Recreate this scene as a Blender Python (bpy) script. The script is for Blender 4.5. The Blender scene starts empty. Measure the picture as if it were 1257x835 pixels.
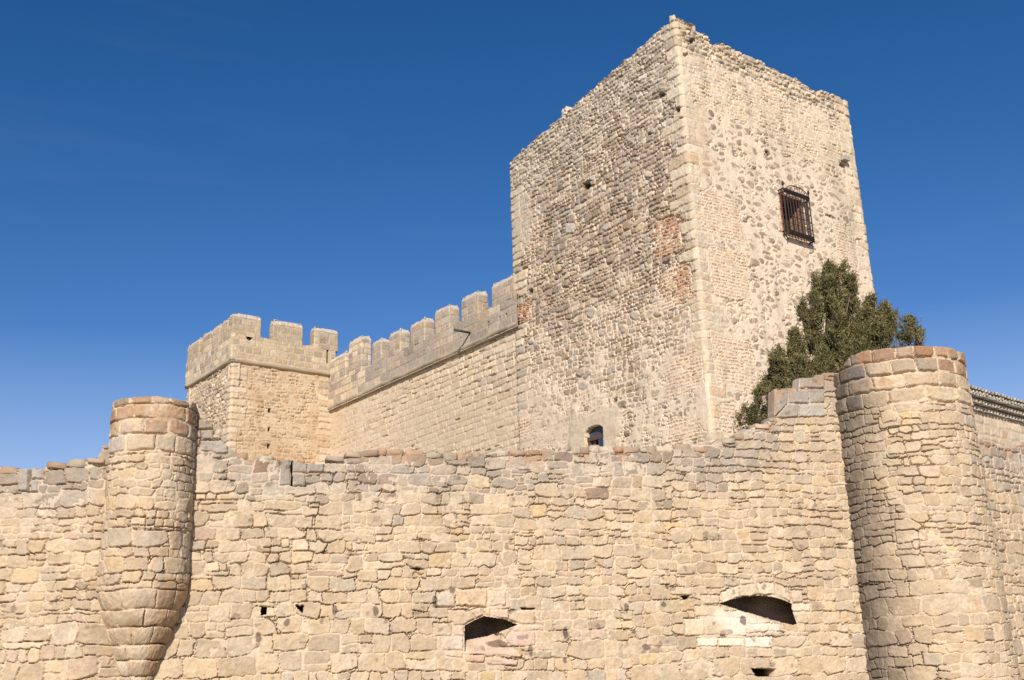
import bpy, math, random
import numpy as np

# ------------------------------------------------------------------ camera
F_PX = 1326.0; PITCH = math.radians(17.44); ROLL = math.radians(2.01); EYE = 1.7
O = np.array([0.0, 0.0, EYE])
def az(t):
    t = math.radians(t); return np.array([math.sin(t), math.cos(t), 0.0])
def ray(x, y):
    a = x - 628.5; b = 417.5 - y
    A = a*math.cos(ROLL) + b*math.sin(ROLL); B = -a*math.sin(ROLL) + b*math.cos(ROLL)
    return np.array([A, F_PX*math.cos(PITCH) - B*math.sin(PITCH), F_PX*math.sin(PITCH) + B*math.cos(PITCH)])
class Plane:
    """vertical plane through P, running along t (u) with outward normal n; measures a photo point on it as (u, z)"""
    def __init__(s, P, ta, na, off=0.0):
        s.t = az(ta); s.n = az(na); s.P = np.array(P, float); s.o = s.P + s.n*off
    def uv(s, x, y):
        d = ray(x, y); Q = O + d*(np.dot(s.o - O, s.n)/np.dot(d, s.n))
        return float(np.dot(Q - s.P, s.t)), float(Q[2])
    def pts(s, l): return [s.uv(x, y) for x, y in l]
    def at(s, u, z, off=0.0):
        Q = s.P + s.t*u + s.n*off; return (float(Q[0]), float(Q[1]), float(z))

# the castle's plan
a0 = math.radians(10.55)
C = np.array([38*math.sin(a0), 38*math.cos(a0), 0.0])       # keep, near corner
KL = Plane(C, -37.3, -127.3); KR = Plane(C, 52.7, 142.7)    # keep faces
CUR = Plane(C, -37.3, -127.3, -0.06)
S_CT = 28.96
J = C + az(-37.3)*S_CT; JC = J - az(52.7)*6.0
TR = Plane(J, 52.7, 142.7); TL = Plane(JC, -37.3, -127.3)   # corner tower faces
FW = Plane(-az(165)*19.6, 75, 165)                          # outer wall
uL = 19.6*math.tan(math.radians(-3.92)); uR = 19.6*math.tan(math.radians(34.93))
cL = FW.P + FW.t*uL; cR = FW.P + FW.t*uR
WL = Plane(cL + az(182)*.38, 92, 182); WR = Plane(cR + az(143)*1.08, 53, 143)

scene = bpy.context.scene
col = scene.collection
def tag(o, label=None, cat=None, group=None, kind=None):
    for k, v in (('label', label), ('category', cat), ('group', group), ('kind', kind)):
        if v: o[k] = v
    return o
def empty(name, loc, rz=0.0):
    o = bpy.data.objects.new(name, None); col.objects.link(o); o.location = loc; o.rotation_euler = (0, 0, rz)
    o.empty_display_size = 0.3
    return o
def attach(o, parent):
    o.parent = parent
    if parent is not None:
        def world(q): return q.matrix_basis.copy() if q.parent is None else world(q.parent) @ q.matrix_parent_inverse @ q.matrix_basis
        o.matrix_parent_inverse = world(parent).inverted()
    return o

# ------------------------------------------------------------------ noise on a separable grid
def vnoise(us, vs, scale, seed, sv=None):
    rng = np.random.default_rng(seed)
    sv = sv or scale
    fu = (us - us.min())/scale; fv = (vs - vs.min())/sv
    iu = np.floor(fu).astype(int); iv = np.floor(fv).astype(int)
    G = rng.random((iv.max()+2, iu.max()+2)).astype(np.float32)*2 - 1
    tu = (fu - iu).astype(np.float32); tv = (fv - iv).astype(np.float32)
    tu = tu*tu*(3-2*tu); tv = (tv*tv*(3-2*tv))[:, None]
    A = G[:, iu]*(1-tu) + G[:, iu+1]*tu
    return A[iv]*(1-tv) + A[iv+1]*tv
def fbm(us, vs, scale, octv, seed, sv=None, gain=0.5):
    r = 0; a = 1.0; t = 0
    for k in range(octv):
        r = r + a*vnoise(us, vs, scale/2**k, seed+17*k, (sv/2**k if sv else None)); t += a; a *= gain
    return r/t
def blur(A, n):
    for ax in (0, 1):
        c = np.cumsum(np.pad(A, [(n+1, n) if i == ax else (0, 0) for i in (0, 1)], mode='edge'), axis=ax, dtype=np.float64)
        A = ((c[2*n+1:] - c[:-2*n-1]) if ax == 0 else (c[:, 2*n+1:] - c[:, :-2*n-1]))/(2*n+1)
    return A.astype(np.float32)
def sstep(a, b, x):
    t = np.clip((x-a)/(b-a), 0, 1); return t*t*(3-2*t)

# ------------------------------------------------------------------ masonry raster
def rect(u0, v0, w, h): return [(u0, v0), (u0+w, v0), (u0+w, v0+h), (u0, v0+h)]
def hull(pts):
    p = sorted(set((float(a), float(b)) for a, b in pts))
    def half(p):
        r = []
        for q in p:
            while len(r) > 1 and (r[-1][0]-r[-2][0])*(q[1]-r[-2][1]) - (r[-1][1]-r[-2][1])*(q[0]-r[-2][0]) <= 0: r.pop()
            r.append(q)
        return r
    a = half(p); b = half(p[::-1]); return a[:-1] + b[:-1]
def rough_block(u0, v0, w, h, rng, jit, chop=0.4):
    j = jit*min(w, h); P = []
    for k, (x, y) in enumerate(rect(u0, v0, w, h)):
        x += rng.uniform(-j, j); y += rng.uniform(-j, j)*0.8
        sx = 1 if k in (0, 3) else -1; sy = 1 if k in (0, 1) else -1
        if rng.random() < chop:
            c1 = rng.uniform(.06, .26)*w*.8; c2 = rng.uniform(.08, .30)*h
            P += [(x+sx*c1, y), (x, y+sy*c2)]
        else: P.append((x, y))
    # a slight belly on long sides
    if rng.random() < .5: P.append((u0+w*rng.uniform(.3, .7), v0+h+rng.uniform(0, jit)*h*.6))
    if rng.random() < .5: P.append((u0+w*rng.uniform(.3, .7), v0-rng.uniform(0, jit)*h*.6))
    return hull(P)
def courses(u0, u1, v0, v1, rng, hs, asp=(.8, 2.0), jit=.12, split=.25, chop=.4, wave=.03, small=.35, gap=0.0):
    out = []; v = v0 - rng.random()*.1
    ph = rng.random(6)*6.28
    def wv(u, k): return wave*(math.sin(u*1.1+ph[0]+k*.3) + .6*math.sin(u*2.7+ph[1]+k*.45))
    k = 0
    while v < v1:
        lo, hi = hs
        h = rng.uniform(lo, lo+(hi-lo)*.4) if rng.random() < small else rng.uniform(lo+(hi-lo)*.4, hi)
        u = u0 - rng.random()*h
        while u < u1:
            w = h*rng.uniform(*asp)
            if rng.random() < .12: w *= 1.4
            y0 = v + wv(u+w/2, k); y1 = max(v + h + wv(u+w/2, k+1), y0+h*.55)
            x0 = u+gap; ww = w-2*gap
            if rng.random() < split and h > lo*1.75:
                s = rng.uniform(.3, .7)
                out.append(rough_block(x0, y0+gap, ww, (y1-y0)*s-2*gap, rng, jit, chop))
                if rng.random() < .5:
                    q = rng.uniform(.35, .65)
                    out.append(rough_block(x0, y0+(y1-y0)*s, ww*q, (y1-y0)*(1-s), rng, jit, chop))
                    out.append(rough_block(x0+ww*q, y0+(y1-y0)*s, ww*(1-q), (y1-y0)*(1-s), rng, jit, chop))
                else:
                    out.append(rough_block(x0, y0+(y1-y0)*s+gap, ww, (y1-y0)*(1-s)-2*gap, rng, jit, chop))
            else:
                out.append(rough_block(x0, y0+gap, ww, y1-y0-2*gap, rng, jit, chop))
            u += w
        v += h; k += 1
    idx = rng.permutation(len(out))
    return [out[i] for i in idx]
def patchwork(u0, u1, v0, v1, rng, *a, seg=(1.6, 4.0), **k):
    out = []; u = u0
    while u < u1:
        w = rng.uniform(*seg); out += courses(u, min(u+w, u1), v0 - rng.random()*.2, v1, rng, *a, **k); u += w
    idx = rng.permutation(len(out)); return [out[i] for i in idx]
def pebbles(u0, u1, v0, v1, rng, size, n, asp=(1.1, 1.9), fill=None):
    out = []
    for _ in range(n):
        u = rng.uniform(u0, u1); v = rng.uniform(v0, v1); s = size*rng.uniform(.6, 1.5)
        a = s*math.sqrt(rng.uniform(*asp)); b = s*s/a*1.0; th = rng.normal(0, .22)
        m = rng.integers(6, 9); P = []
        for k in range(m):
            t = 6.283*(k+rng.uniform(-.25, .25))/m
            x = a*.5*math.cos(t)*rng.uniform(.85, 1.1); y = b*.5*math.sin(t)*rng.uniform(.85, 1.1)
            P.append((u + x*math.cos(th) - y*math.sin(th), v + x*math.sin(th) + y*math.cos(th)))
        out.append(hull(P))
    return out

class Masonry:
    def __init__(s, u0, u1, v0, v1, du, seed, warp=(.02, .007), ws=(.30, .07)):
        s.du = du; s.seed = seed
        s.us = np.arange(u0, u1+du*.5, du, dtype=np.float32); s.vs = np.arange(v0, v1+du*.5, du, dtype=np.float32)
        s.nu = len(s.us); s.nv = len(s.vs)
        us, vs = s.us, s.vs
        s.U = us[None, :] + warp[0]*fbm(us, vs, ws[0], 2, seed+1) + warp[1]*fbm(us, vs, ws[1], 2, seed+2)
        s.V = vs[:, None] + warp[0]*fbm(us, vs, ws[0], 2, seed+3) + warp[1]*fbm(us, vs, ws[1], 2, seed+4)
        s.ID = np.zeros((s.nv, s.nu), np.int32)
        s.attr = [(0, 0, 0, 0, 0, 0, 0, 0, 0.03)]
        s.post = []; s.rng = np.random.default_rng(seed+9)
        s.wmax = sum(warp)+.02
    def box(s, P, pad):
        xs = [p[0] for p in P]; ys = [p[1] for p in P]
        i0 = max(0, int((min(xs)-pad-s.us[0])/s.du)); i1 = min(s.nu, int((max(xs)+pad-s.us[0])/s.du)+2)
        j0 = max(0, int((min(ys)-pad-s.vs[0])/s.du)); j1 = min(s.nv, int((max(ys)+pad-s.vs[0])/s.du)+2)
        return (i0, i1, j0, j1) if i1 > i0 and j1 > j0 else None
    def sdf(s, P, b, soft=0.0, warp=True):
        i0, i1, j0, j1 = b
        if warp: U = s.U[j0:j1, i0:i1]; V = s.V[j0:j1, i0:i1]
        else: U = s.us[None, i0:i1]; V = s.vs[j0:j1, None]
        d = None; n = len(P)
        for k in range(n):
            (x0, y0), (x1, y1) = P[k], P[(k+1) % n]
            ex, ey = x1-x0, y1-y0; l = math.hypot(ex, ey)
            if l < 1e-6: continue
            e = (U-x0)*(ey/l) - (V-y0)*(ex/l)
            if d is None: d = e
            elif soft > 0:
                hh = np.clip(.5+.5*(e-d)/soft, 0, 1); d = d*(1-hh)+e*hh + soft*hh*(1-hh)*.5
            else: d = np.maximum(d, e)
        return d
    def put(s, P, colr, depth, gap=.012, r=.03, tilt=.04, soft=.02, carve=True, rough=1.0):
        if len(P) < 3: return
        b = s.box(P, gap+s.wmax)
        if b is None: return
        i0, i1, j0, j1 = b
        d = s.sdf(P, b, soft)
        A = s.ID[j0:j1, i0:i1]; k = len(s.attr)
        if carve: A[(d >= 0) & (d < gap)] = 0
        A[d < 0] = k
        cu = sum(p[0] for p in P)/len(P); cv = sum(p[1] for p in P)/len(P)
        s.attr.append((colr[0], colr[1], colr[2], depth, s.rng.normal(0, tilt), s.rng.normal(0, tilt), cu, cv, r))
    def lay(s, polys, pal, depth, top=None, region=None, **kw):
        for P in polys:
            cu = sum(p[0] for p in P)/len(P); cv = sum(p[1] for p in P)/len(P)
            if top is not None and cv > top(cu): continue
            if region is not None and not region(cu, cv): continue
            c = pal(cu, cv, s.rng)
            s.put(P, c, s.rng.uniform(*depth), **kw)
    def finish(s, mortar, mcol, mlevel, mvar=.02, mscale=.5, rough=.006, dirt_shade=.25, cvar=.10, mrough=.006, ndist=8, crack=.0, cscale=.22, cbias=.1):
        """mortar(u, v) grids allowed: mlevel may be an array. Gives H (relief) and RGB per grid point"""
        us, vs = s.us, s.vs
        A = np.array(s.attr, np.float32)
        ID = s.ID
        m = ID > 0
        dist = np.zeros(ID.shape, np.float32)
        for k in range(ndist):
            mm = m.copy()
            P = np.pad(ID, 1, mode='edge'); Q = np.pad(m, 1, mode='edge')
            sh = [(0, 1), (2, 1), (1, 0), (1, 2)] + ([(0, 0), (2, 2), (0, 2), (2, 0)] if k % 2 else [])
            for (y, x) in sh:
                mm &= Q[y:y+ID.shape[0], x:x+ID.shape[1]] & (P[y:y+ID.shape[0], x:x+ID.shape[1]] == ID)
            dist += mm; m = mm
        t = np.clip(dist*s.du/np.maximum(A[ID, 8], 1e-3), 0, 1)
        prof = 1-(1-t)**2
        n1 = fbm(us, vs, .16, 3, s.seed+21); n2 = fbm(us, vs, .05, 2, s.seed+22)
        H = A[ID, 3]*prof + (A[ID, 4]*(us[None, :]-A[ID, 6]) + A[ID, 5]*(vs[:, None]-A[ID, 7]))*np.minimum(1, prof*1.3)
        H = H + rough*(n1*1.2+n2*.8)*(.3+prof)
        ml = mlevel + mvar*fbm(us, vs, mscale, 3, s.seed+23) + mrough*fbm(us, vs, .05, 2, s.seed+24)
        M = np.where(ID > 0, H, -1.0)
        ism = ml > M
        H = np.maximum(M, ml)
        if crack > 0:
            st = ID > 0
            up = np.zeros_like(st); up[:-1] = st[1:]                       # a stone directly above
            dn = np.zeros_like(st); dn[1:] = st[:-1]
            sd = np.zeros_like(st); sd[:, 1:] |= st[:, :-1]; sd[:, :-1] |= st[:, 1:]
            low = st.copy(); low[1:] &= ID[1:] != ID[:-1]                   # lowest row of a stone
            jm = np.where(~st & up, 1.0, np.where(~st & (dn | sd), .75, np.where(low, .5, 0.0))).astype(np.float32)
            ck = np.clip(fbm(us, vs, cscale, 3, s.seed+28)*1.6 + cbias, 0, 1)*crack*jm
            H = H - ck
        n3 = fbm(us, vs, .35, 4, s.seed+25); n4 = fbm(us, vs, .045, 2, s.seed+26)
        RGB = A[ID, :3]*(1 + cvar*(n1*1.1 + n4*.9))[..., None]
        warm = fbm(us, vs, .25, 3, s.seed+27)*.10
        RGB[..., 0] *= 1+warm*.5; RGB[..., 2] *= 1-warm
        mc = np.array(mcol, np.float32)*(1+.12*n4+.08*n3)[..., None]
        RGB = np.where(ism[..., None], mc, RGB)
        cav = np.clip((blur(H, 4)-H)/.03, 0, 1)  # hollows darkened in the colour: some joint dirt, some painted shade
        RGB = RGB*(1-dirt_shade*cav*np.array([.9, 1, 1.1], np.float32)[None, None, :].reshape(1, 1, 3)) if False else RGB*(1-dirt_shade*cav)[..., None]
        for f in s.post: H, RGB = f(H, RGB)
        s.H = H.astype(np.float32); s.RGB = np.clip(RGB*np.array([1.01, .982, .962], np.float32), .01, .95).astype(np.float32)
        return s
    # openings and surface features applied after the relief is made
    def hole(s, P, depth, colr=(.05, .04, .03), slope=None, blend=1.0, warp=True, cut=False):
        if cut:
            b = s.box(P, .08); i0, i1, j0, j1 = b
            if not hasattr(s, 'cut'): s.cut = np.zeros(s.ID.shape, bool)
            s.cut[j0:j1, i0:i1] |= s.sdf(P, b, .01, warp) < 0
            return
        def f(H, RGB, P=P, depth=depth):
            b = s.box(P, .08)
            if b is None: return H, RGB
            i0, i1, j0, j1 = b
            d = s.sdf(P, b, .01, warp); k = d < 0
            h = H[j0:j1, i0:i1]; c = RGB[j0:j1, i0:i1]
            if slope is None: nh = -depth + .02*np.sin(s.us[None, i0:i1]*31)+.02*np.cos(s.vs[j0:j1, None]*23)
            else: nh = slope(s.us[None, i0:i1], s.vs[j0:j1, None]) + .25*h
            h[k] = np.broadcast_to(nh, h.shape)[k]
            if colr is not None: c[k] = c[k]*(1-blend) + np.array(colr, np.float32)*blend*(1+.25*fbm(s.us[i0:i1], s.vs[j0:j1], .12, 2, s.seed+31)[k])[:, None]
            return H, RGB
        s.post.append(f)
    def smear(s, P, colr, level, edge=.25, strength=1.0):
        """mortar plastered over an area"""
        def f(H, RGB):
            b = s.box(P, edge*1.5)
            if b is None: return H, RGB
            i0, i1, j0, j1 = b
            d = s.sdf(P, b, .1) + edge*.8*fbm(s.us[i0:i1], s.vs[j0:j1], .35, 3, s.seed+41)
            w = strength*(1-sstep(-edge, edge*.3, d))
            h = H[j0:j1, i0:i1]; c = RGB[j0:j1, i0:i1]
            nz = fbm(s.us[i0:i1], s.vs[j0:j1], .2, 3, s.seed+42)
            h[:] = h*(1-w*.85) + w*.85*(level+.012*nz)
            ww = (w*.85)[..., None]
            c[:] = c*(1-ww) + np.array(colr, np.float32)*(1+.12*nz)[..., None]*ww
            return H, RGB
        s.post.append(f)
    def tint(s, fn):
        def f(H, RGB):
            return H, fn(s.us[None, :], s.vs[:, None], H, RGB)
        s.post.append(f)

# ------------------------------------------------------------------ materials
def stone_material(name, rough=.92, bump=.25, grain=.22):
    m = bpy.data.materials.new(name); m.use_nodes = True
    nt = m.node_tree; N = nt.nodes; Lk = nt.links
    b = N['Principled BSDF']; b.inputs['Roughness'].default_value = rough
    b.inputs['Specular IOR Level'].default_value = .15
    a = N.new('ShaderNodeVertexColor'); a.layer_name = 'tint'
    tc = N.new('ShaderNodeTexCoord')
    n = N.new('ShaderNodeTexNoise'); n.inputs['Scale'].default_value = 38; n.inputs['Detail'].default_value = 5; n.inputs['Roughness'].default_value = .65
    n2 = N.new('ShaderNodeTexNoise'); n2.inputs['Scale'].default_value = 5.5; n2.inputs['Detail'].default_value = 6; n2.inputs['Roughness'].default_value = .6
    Lk.new(tc.outputs['Object'], n.inputs['Vector']); Lk.new(tc.outputs['Object'], n2.inputs['Vector'])
    mr = N.new('ShaderNodeMapRange'); mr.inputs['From Min'].default_value = .3; mr.inputs['From Max'].default_value = .7
    mr.inputs['To Min'].default_value = 1-grain; mr.inputs['To Max'].default_value = 1+grain*.75
    Lk.new(n.outputs['Fac'], mr.inputs['Value'])
    mr2 = N.new('ShaderNodeMapRange'); mr2.inputs['From Min'].default_value = .3; mr2.inputs['From Max'].default_value = .7
    mr2.inputs['To Min'].default_value = .88; mr2.inputs['To Max'].default_value = 1.1
    Lk.new(n2.outputs['Fac'], mr2.inputs['Value'])
    mu = N.new('ShaderNodeMath'); mu.operation = 'MULTIPLY'; Lk.new(mr.outputs[0], mu.inputs[0]); Lk.new(mr2.outputs[0], mu.inputs[1])
    mx = N.new('ShaderNodeVectorMath'); mx.operation = 'SCALE'; Lk.new(a.outputs['Color'], mx.inputs[0]); Lk.new(mu.outputs[0], mx.inputs['Scale'])
    Lk.new(mx.outputs[0], b.inputs['Base Color'])
    bp = N.new('ShaderNodeBump'); bp.inputs['Strength'].default_value = bump; bp.inputs['Distance'].default_value = .02
    Lk.new(n.outputs['Fac'], bp.inputs['Height']); Lk.new(bp.outputs[0], b.inputs['Normal'])
    return m
MAT_STONE = stone_material('weathered_stone', grain=.13, bump=.2)
MAT_FAR = stone_material('castle_stone', bump=.15, grain=.12)
def plain(name, c, rough=.7, metal=0.0, var=.25, scale=12):
    m = bpy.data.materials.new(name); m.use_nodes = True
    nt = m.node_tree; N = nt.nodes; b = N['Principled BSDF']
    b.inputs['Roughness'].default_value = rough; b.inputs['Metallic'].default_value = metal
    n = N.new('ShaderNodeTexNoise'); n.inputs['Scale'].default_value = scale; n.inputs['Detail'].default_value = 5
    r = N.new('ShaderNodeValToRGB')
    r.color_ramp.elements[0].position = .3; r.color_ramp.elements[1].position = .7
    r.color_ramp.elements[0].color = (*[x*(1-var) for x in c], 1); r.color_ramp.elements[1].color = (*[min(1, x*(1+var)) for x in c], 1)
    nt.links.new(n.outputs['Fac'], r.inputs['Fac']); nt.links.new(r.outputs['Color'], b.inputs['Base Color'])
    return m
M_IRON = plain('rusted_iron', (.035, .026, .022), .65, .3, .4, 20)
M_RUST = plain('rusty_iron_frame', (.12, .05, .03), .8, .1, .4, 20)
M_WOOD = plain('dark_wood', (.10, .055, .04), .7)
M_BLUE = plain('blue_window_pane', (.02, .05, .14), .25, 0, .1)
M_DARK = plain('dark_interior', (.02, .017, .015), .95)
M_WOODGREY = plain('grey_wood', (.16, .14, .12), .8)

# ------------------------------------------------------------------ meshes
def mesh_obj(name, V, Fq, mat, parent=None, colr=None, smooth=True, tris=None):
    me = bpy.data.meshes.new(name)
    V = np.asarray(V, np.float32).reshape(-1, 3)
    Fq = np.asarray(Fq, np.int32); k = Fq.shape[1]
    me.vertices.add(len(V)); me.vertices.foreach_set('co', V.ravel())
    me.loops.add(Fq.size); me.loops.foreach_set('vertex_index', Fq.ravel())
    me.polygons.add(len(Fq)); me.polygons.foreach_set('loop_start', np.arange(0, Fq.size, k, dtype=np.int32))
    try: me.polygons.foreach_set('loop_total', np.full(len(Fq), k, np.int32))
    except Exception: pass
    me.polygons.foreach_set('use_smooth', np.full(len(Fq), smooth, bool))
    me.update(calc_edges=True)
    if colr is not None:
        ca = me.color_attributes.new('tint', 'FLOAT_COLOR', 'POINT')
        c = np.ones((len(V), 4), np.float32); c[:, :3] = np.asarray(colr).reshape(-1, 3)
        ca.data.foreach_set('color', c.ravel())
    me.materials.append(mat); me.validate(clean_customdata=False)
    o = bpy.data.objects.new(name, me); col.objects.link(o)
    if parent is not None: attach(o, parent)
    return o
class MB:
    def __init__(s): s.v = []; s.f = []
    def quadbox(s, o, ax, ay, az_):
        o = np.array(o, float); ax, ay, az_ = map(lambda q: np.array(q, float), (ax, ay, az_))
        b = len(s.v)
        for k in range(8): s.v.append(o + ax*(k & 1) + ay*((k >> 1) & 1) + az_*((k >> 2) & 1))
        for f in ((0, 2, 3, 1), (4, 5, 7, 6), (0, 1, 5, 4), (2, 6, 7, 3), (0, 4, 6, 2), (1, 3, 7, 5)): s.f.append([b+i for i in f])
        return s
    def tube(s, pts, r, n=6):
        pts = [np.array(p, float) for p in pts]; b = len(s.v); m = len(pts)
        for i, p in enumerate(pts):
            d = pts[min(i+1, m-1)] - pts[max(i-1, 0)]; d = d/(np.linalg.norm(d)+1e-9)
            a = np.cross(d, (0, 0, 1.0)); a = np.cross(d, (1.0, 0, 0)) if np.linalg.norm(a) < .1 else a
            a = a/np.linalg.norm(a); c = np.cross(d, a); rr = r[i] if hasattr(r, '__len__') else r
            for k in range(n):
                t = 6.2832*k/n; s.v.append(p + rr*(a*math.cos(t) + c*math.sin(t)))
        for i in range(m-1):
            for k in range(n): s.f.append([b+i*n+k, b+i*n+(k+1) % n, b+(i+1)*n+(k+1) % n, b+(i+1)*n+k])
        for base in (b, b+(m-1)*n):
            cidx = len(s.v); s.v.append(pts[0 if base == b else -1])
            for k in range(0, n): s.f.append([base+k, base+(k+1) % n, cidx, cidx])
        return s
    def build(s, name, mat, parent=None, smooth=False):
        me = bpy.data.meshes.new(name)
        fs = [([f[0], f[1], f[2]] if len(f) == 4 and f[2] == f[3] else f) for f in s.f]
        me.from_pydata([tuple(map(float, v)) for v in s.v], [], fs)
        bm_fix(me)
        me.polygons.foreach_set('use_smooth', np.full(len(me.polygons), smooth, bool))
        me.materials.append(mat)
        o = bpy.data.objects.new(name, me); col.objects.link(o)
        if parent is not None: attach(o, parent)
        return o
import bmesh
def bm_fix(me):
    bm = bmesh.new(); bm.from_mesh(me); bmesh.ops.recalc_face_normals(bm, faces=bm.faces); bm.to_mesh(me); bm.free()

def relief(name, M, base, nrm, top, mat, parent=None, off=None, thick=.7, closed=False, zlow=None, ncap=7, centroid=None, capnoise=.04, seed=1):
    """a wall surface: grid along a path (base points, outward normals) displaced by the masonry relief,
    carried over the ragged wall head and down the rear"""
    us, vs = M.us, M.vs; nu, nv = M.nu, M.nv
    topv = np.array([top(u) for u in us]) if callable(top) else np.asarray(top)
    jt = np.clip(np.round((topv - vs[0])/M.du).astype(int), 1, nv-1)
    J = np.minimum(np.arange(nv)[:, None], jt[None, :])
    H = np.take_along_axis(M.H, J, 0); RGB = np.take_along_axis(M.RGB, J, 0) if False else M.RGB[J, np.arange(nu)[None, :]]
    Z = vs[J]
    D = H if off is None else H + off(us[None, :], Z)
    P = np.empty((nv, nu, 3), np.float32)
    P[..., 0] = base[:, 0][None] + nrm[:, 0][None]*D; P[..., 1] = base[:, 1][None] + nrm[:, 1][None]*D; P[..., 2] = Z
    rows = [P]; cols = [RGB]
    if zlow is not None:
        q = P[:1].copy(); q[..., 2] = zlow; rows.insert(0, q); cols.insert(0, RGB[:1])
    nlow = len(rows)-1
    tk_ = thick; thick = float(np.max(thick))
    rng = np.random.default_rng(seed)
    last = P[-1]; c0 = RGB[-1]
    nzc = fbm(us, np.arange(ncap+1)*thick/ncap, .25, 3, seed+5)
    for k in range(1, ncap+1):
        q = last.copy(); t = k/ncap
        if centroid is not None:
            q[:, :2] = last[:, :2]*(1-t) + np.array(centroid)[None]*t
        else:
            q[:, 0] -= nrm[:, 0]*tk_*t; q[:, 1] -= nrm[:, 1]*tk_*t
        q[:, 2] = last[:, 2] + capnoise*(nzc[k] + .3)*min(1, t*3)
        rows.append(q[None]); cols.append(c0[None])
    if centroid is None:
        q = rows[-1].copy(); q[..., 2] -= 2.5; rows.append(q); cols.append(c0[None])
    V = np.concatenate(rows, 0); K = np.concatenate(cols, 0)
    nr = V.shape[0]
    idx = np.arange(nr*nu).reshape(nr, nu)
    a = idx[:-1, :-1]; b = idx[:-1, 1:]; c = idx[1:, 1:]; d = idx[1:, :-1]
    ok = np.ones(a.shape, bool)
    jj = np.arange(nv-1)[:, None]
    ok[nlow:nlow+nv-1] = (jj < jt[None, :-1]) | (jj < jt[None, 1:])
    if hasattr(M, 'cut'):
        ct_ = M.cut; ok[nlow:nlow+nv-1] &= ~(ct_[:-1, :-1] & ct_[1:, :-1] & ct_[:-1, 1:] & ct_[1:, 1:])
    Fq = np.stack([a[ok], b[ok], c[ok], d[ok]], 1)
    if closed:
        okc = np.ones(nr-1, bool); okc[nlow:nlow+nv-1] = (np.arange(nv-1) < jt[-1]) | (np.arange(nv-1) < jt[0])
        e = np.stack([idx[:-1, -1][okc], idx[:-1, 0][okc], idx[1:, 0][okc], idx[1:, -1][okc]], 1)
        Fq = np.concatenate([Fq, e])
    return mesh_obj(name, V, Fq, mat, parent, K)
def ragged(M, prof, amp, step, seed, lo=None):
    """wall-head height per column: follows the stones whose tops stand above the target profile"""
    rng = np.random.default_rng(seed); us = M.us
    out = np.zeros(M.nu); u = us[0]-rng.random()*step
    while u < us[-1]:
        w = step*rng.uniform(.5, 1.7); k = (us >= u) & (us < u+w)
        out[k] = rng.uniform(-amp, amp*.7); u += w
    p = np.array([prof(x) for x in us])
    n = fbm(us, np.array([0.0, .1]), .25, 2, seed+1)[0]*.02
    # stone tops present near the profile
    t = p + out + n
    e = np.convolve(np.pad(t, 3, mode='edge'), np.ones(7)/7, 'valid')
    return .5*t + .5*e
def profile(pts):
    xs = np.array([p[0] for p in pts]); ys = np.array([p[1] for p in pts]); o = np.argsort(xs, kind='stable'); xs = xs[o]; ys = ys[o]
    return lambda u: float(np.interp(u, xs, ys))
def straight(pl, us, off=0.0):
    base = pl.P[None, :2] + us[:, None]*pl.t[None, :2] + pl.n[None, :2]*off
    return base, np.repeat(pl.n[None, :2], len(us), 0)
def polypath(pts, us, rr=.08, closed=False):
    """pts: 2-D corners walked so that the outside lies to the right; us: arc length"""
    P = np.array(pts, float)
    if closed: P = np.vstack([P, P[:1]])
    seg = P[1:]-P[:-1]; ln = np.linalg.norm(seg, axis=1); acc = np.concatenate([[0], np.cumsum(ln)]); d = seg/ln[:, None]
    nn = np.stack([d[:, 1], -d[:, 0]], 1)
    k = np.clip(np.searchsorted(acc, us, 'right')-1, 0, len(seg)-1)
    base = P[k] + d[k]*(us-acc[k])[:, None]
    N = nn[k].copy()
    for c in range(0 if closed else 1, len(acc)-(0 if not closed else 0)):
        if c >= len(seg) and not closed: continue
        i0 = (c-1) % len(seg); i1 = c % len(seg)
        dist = us-acc[c]
        w = np.abs(dist) < rr
        t = (np.clip(dist[w]/rr, -1, 1)+1)/2
        N[w] = nn[i0]*(1-t)[:, None] + nn[i1]*t[:, None]
        base[w] -= (nn[i0]+nn[i1])*(.22*rr*(1-np.abs(dist[w])/rr))[:, None]
    return base, N, acc

# ------------------------------------------------------------------ palettes (albedo)
def pick(rng, table, vj=.10):
    w = np.array([t[0] for t in table]); c = table[int(rng.choice(len(table), p=w/w.sum()))][1]
    k = 1 + rng.normal(0, vj)
    return tuple(float(np.clip(x*k*(1+rng.normal(0, .006)), .02, .9)) for x in c)
BUFF = [(5, (.55, .435, .30)), (4, (.525, .41, .28)), (3, (.57, .46, .325)), (2.2, (.505, .405, .29)), (1.0, (.565, .43, .27)), (.35, (.56, .42, .305)), (.5, (.49, .41, .31)), (.15, (.59, .45, .25))]
GREYTOP = [(4, (.45, .37, .28)), (3, (.41, .335, .25)), (2, (.47, .37, .265)), (1.0, (.43, .30, .21)), (1, (.51, .42, .315))]
LICHEN = [(3, (.42, .275, .18)), (2.5, (.41, .30, .21)), (2, (.38, .31, .23)), (.8, (.45, .255, .15))]
KEEPL = [(4, (.545, .435, .32)), (3, (.495, .39, .285)), (3, (.44, .34, .25)), (2, (.36, .28, .22)), (1.2, (.47, .405, .335)), (1.5, (.58, .49, .385)), (.35, (.54, .42, .27)), (.6, (.42, .29, .215))]
KEEPTOP = [(4, (.55, .465, .36)), (3, (.59, .505, .395)), (3, (.48, .405, .31)), (2, (.42, .35, .265)), (1.5, (.63, .555, .44))]
KEEPR = [(3, (.49, .375, .275)), (3, (.44, .34, .255)), (2, (.54, .42, .315)), (.8, (.37, .285, .215)), (1, (.46, .385, .31)), (.6, (.49, .345, .245))]
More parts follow.
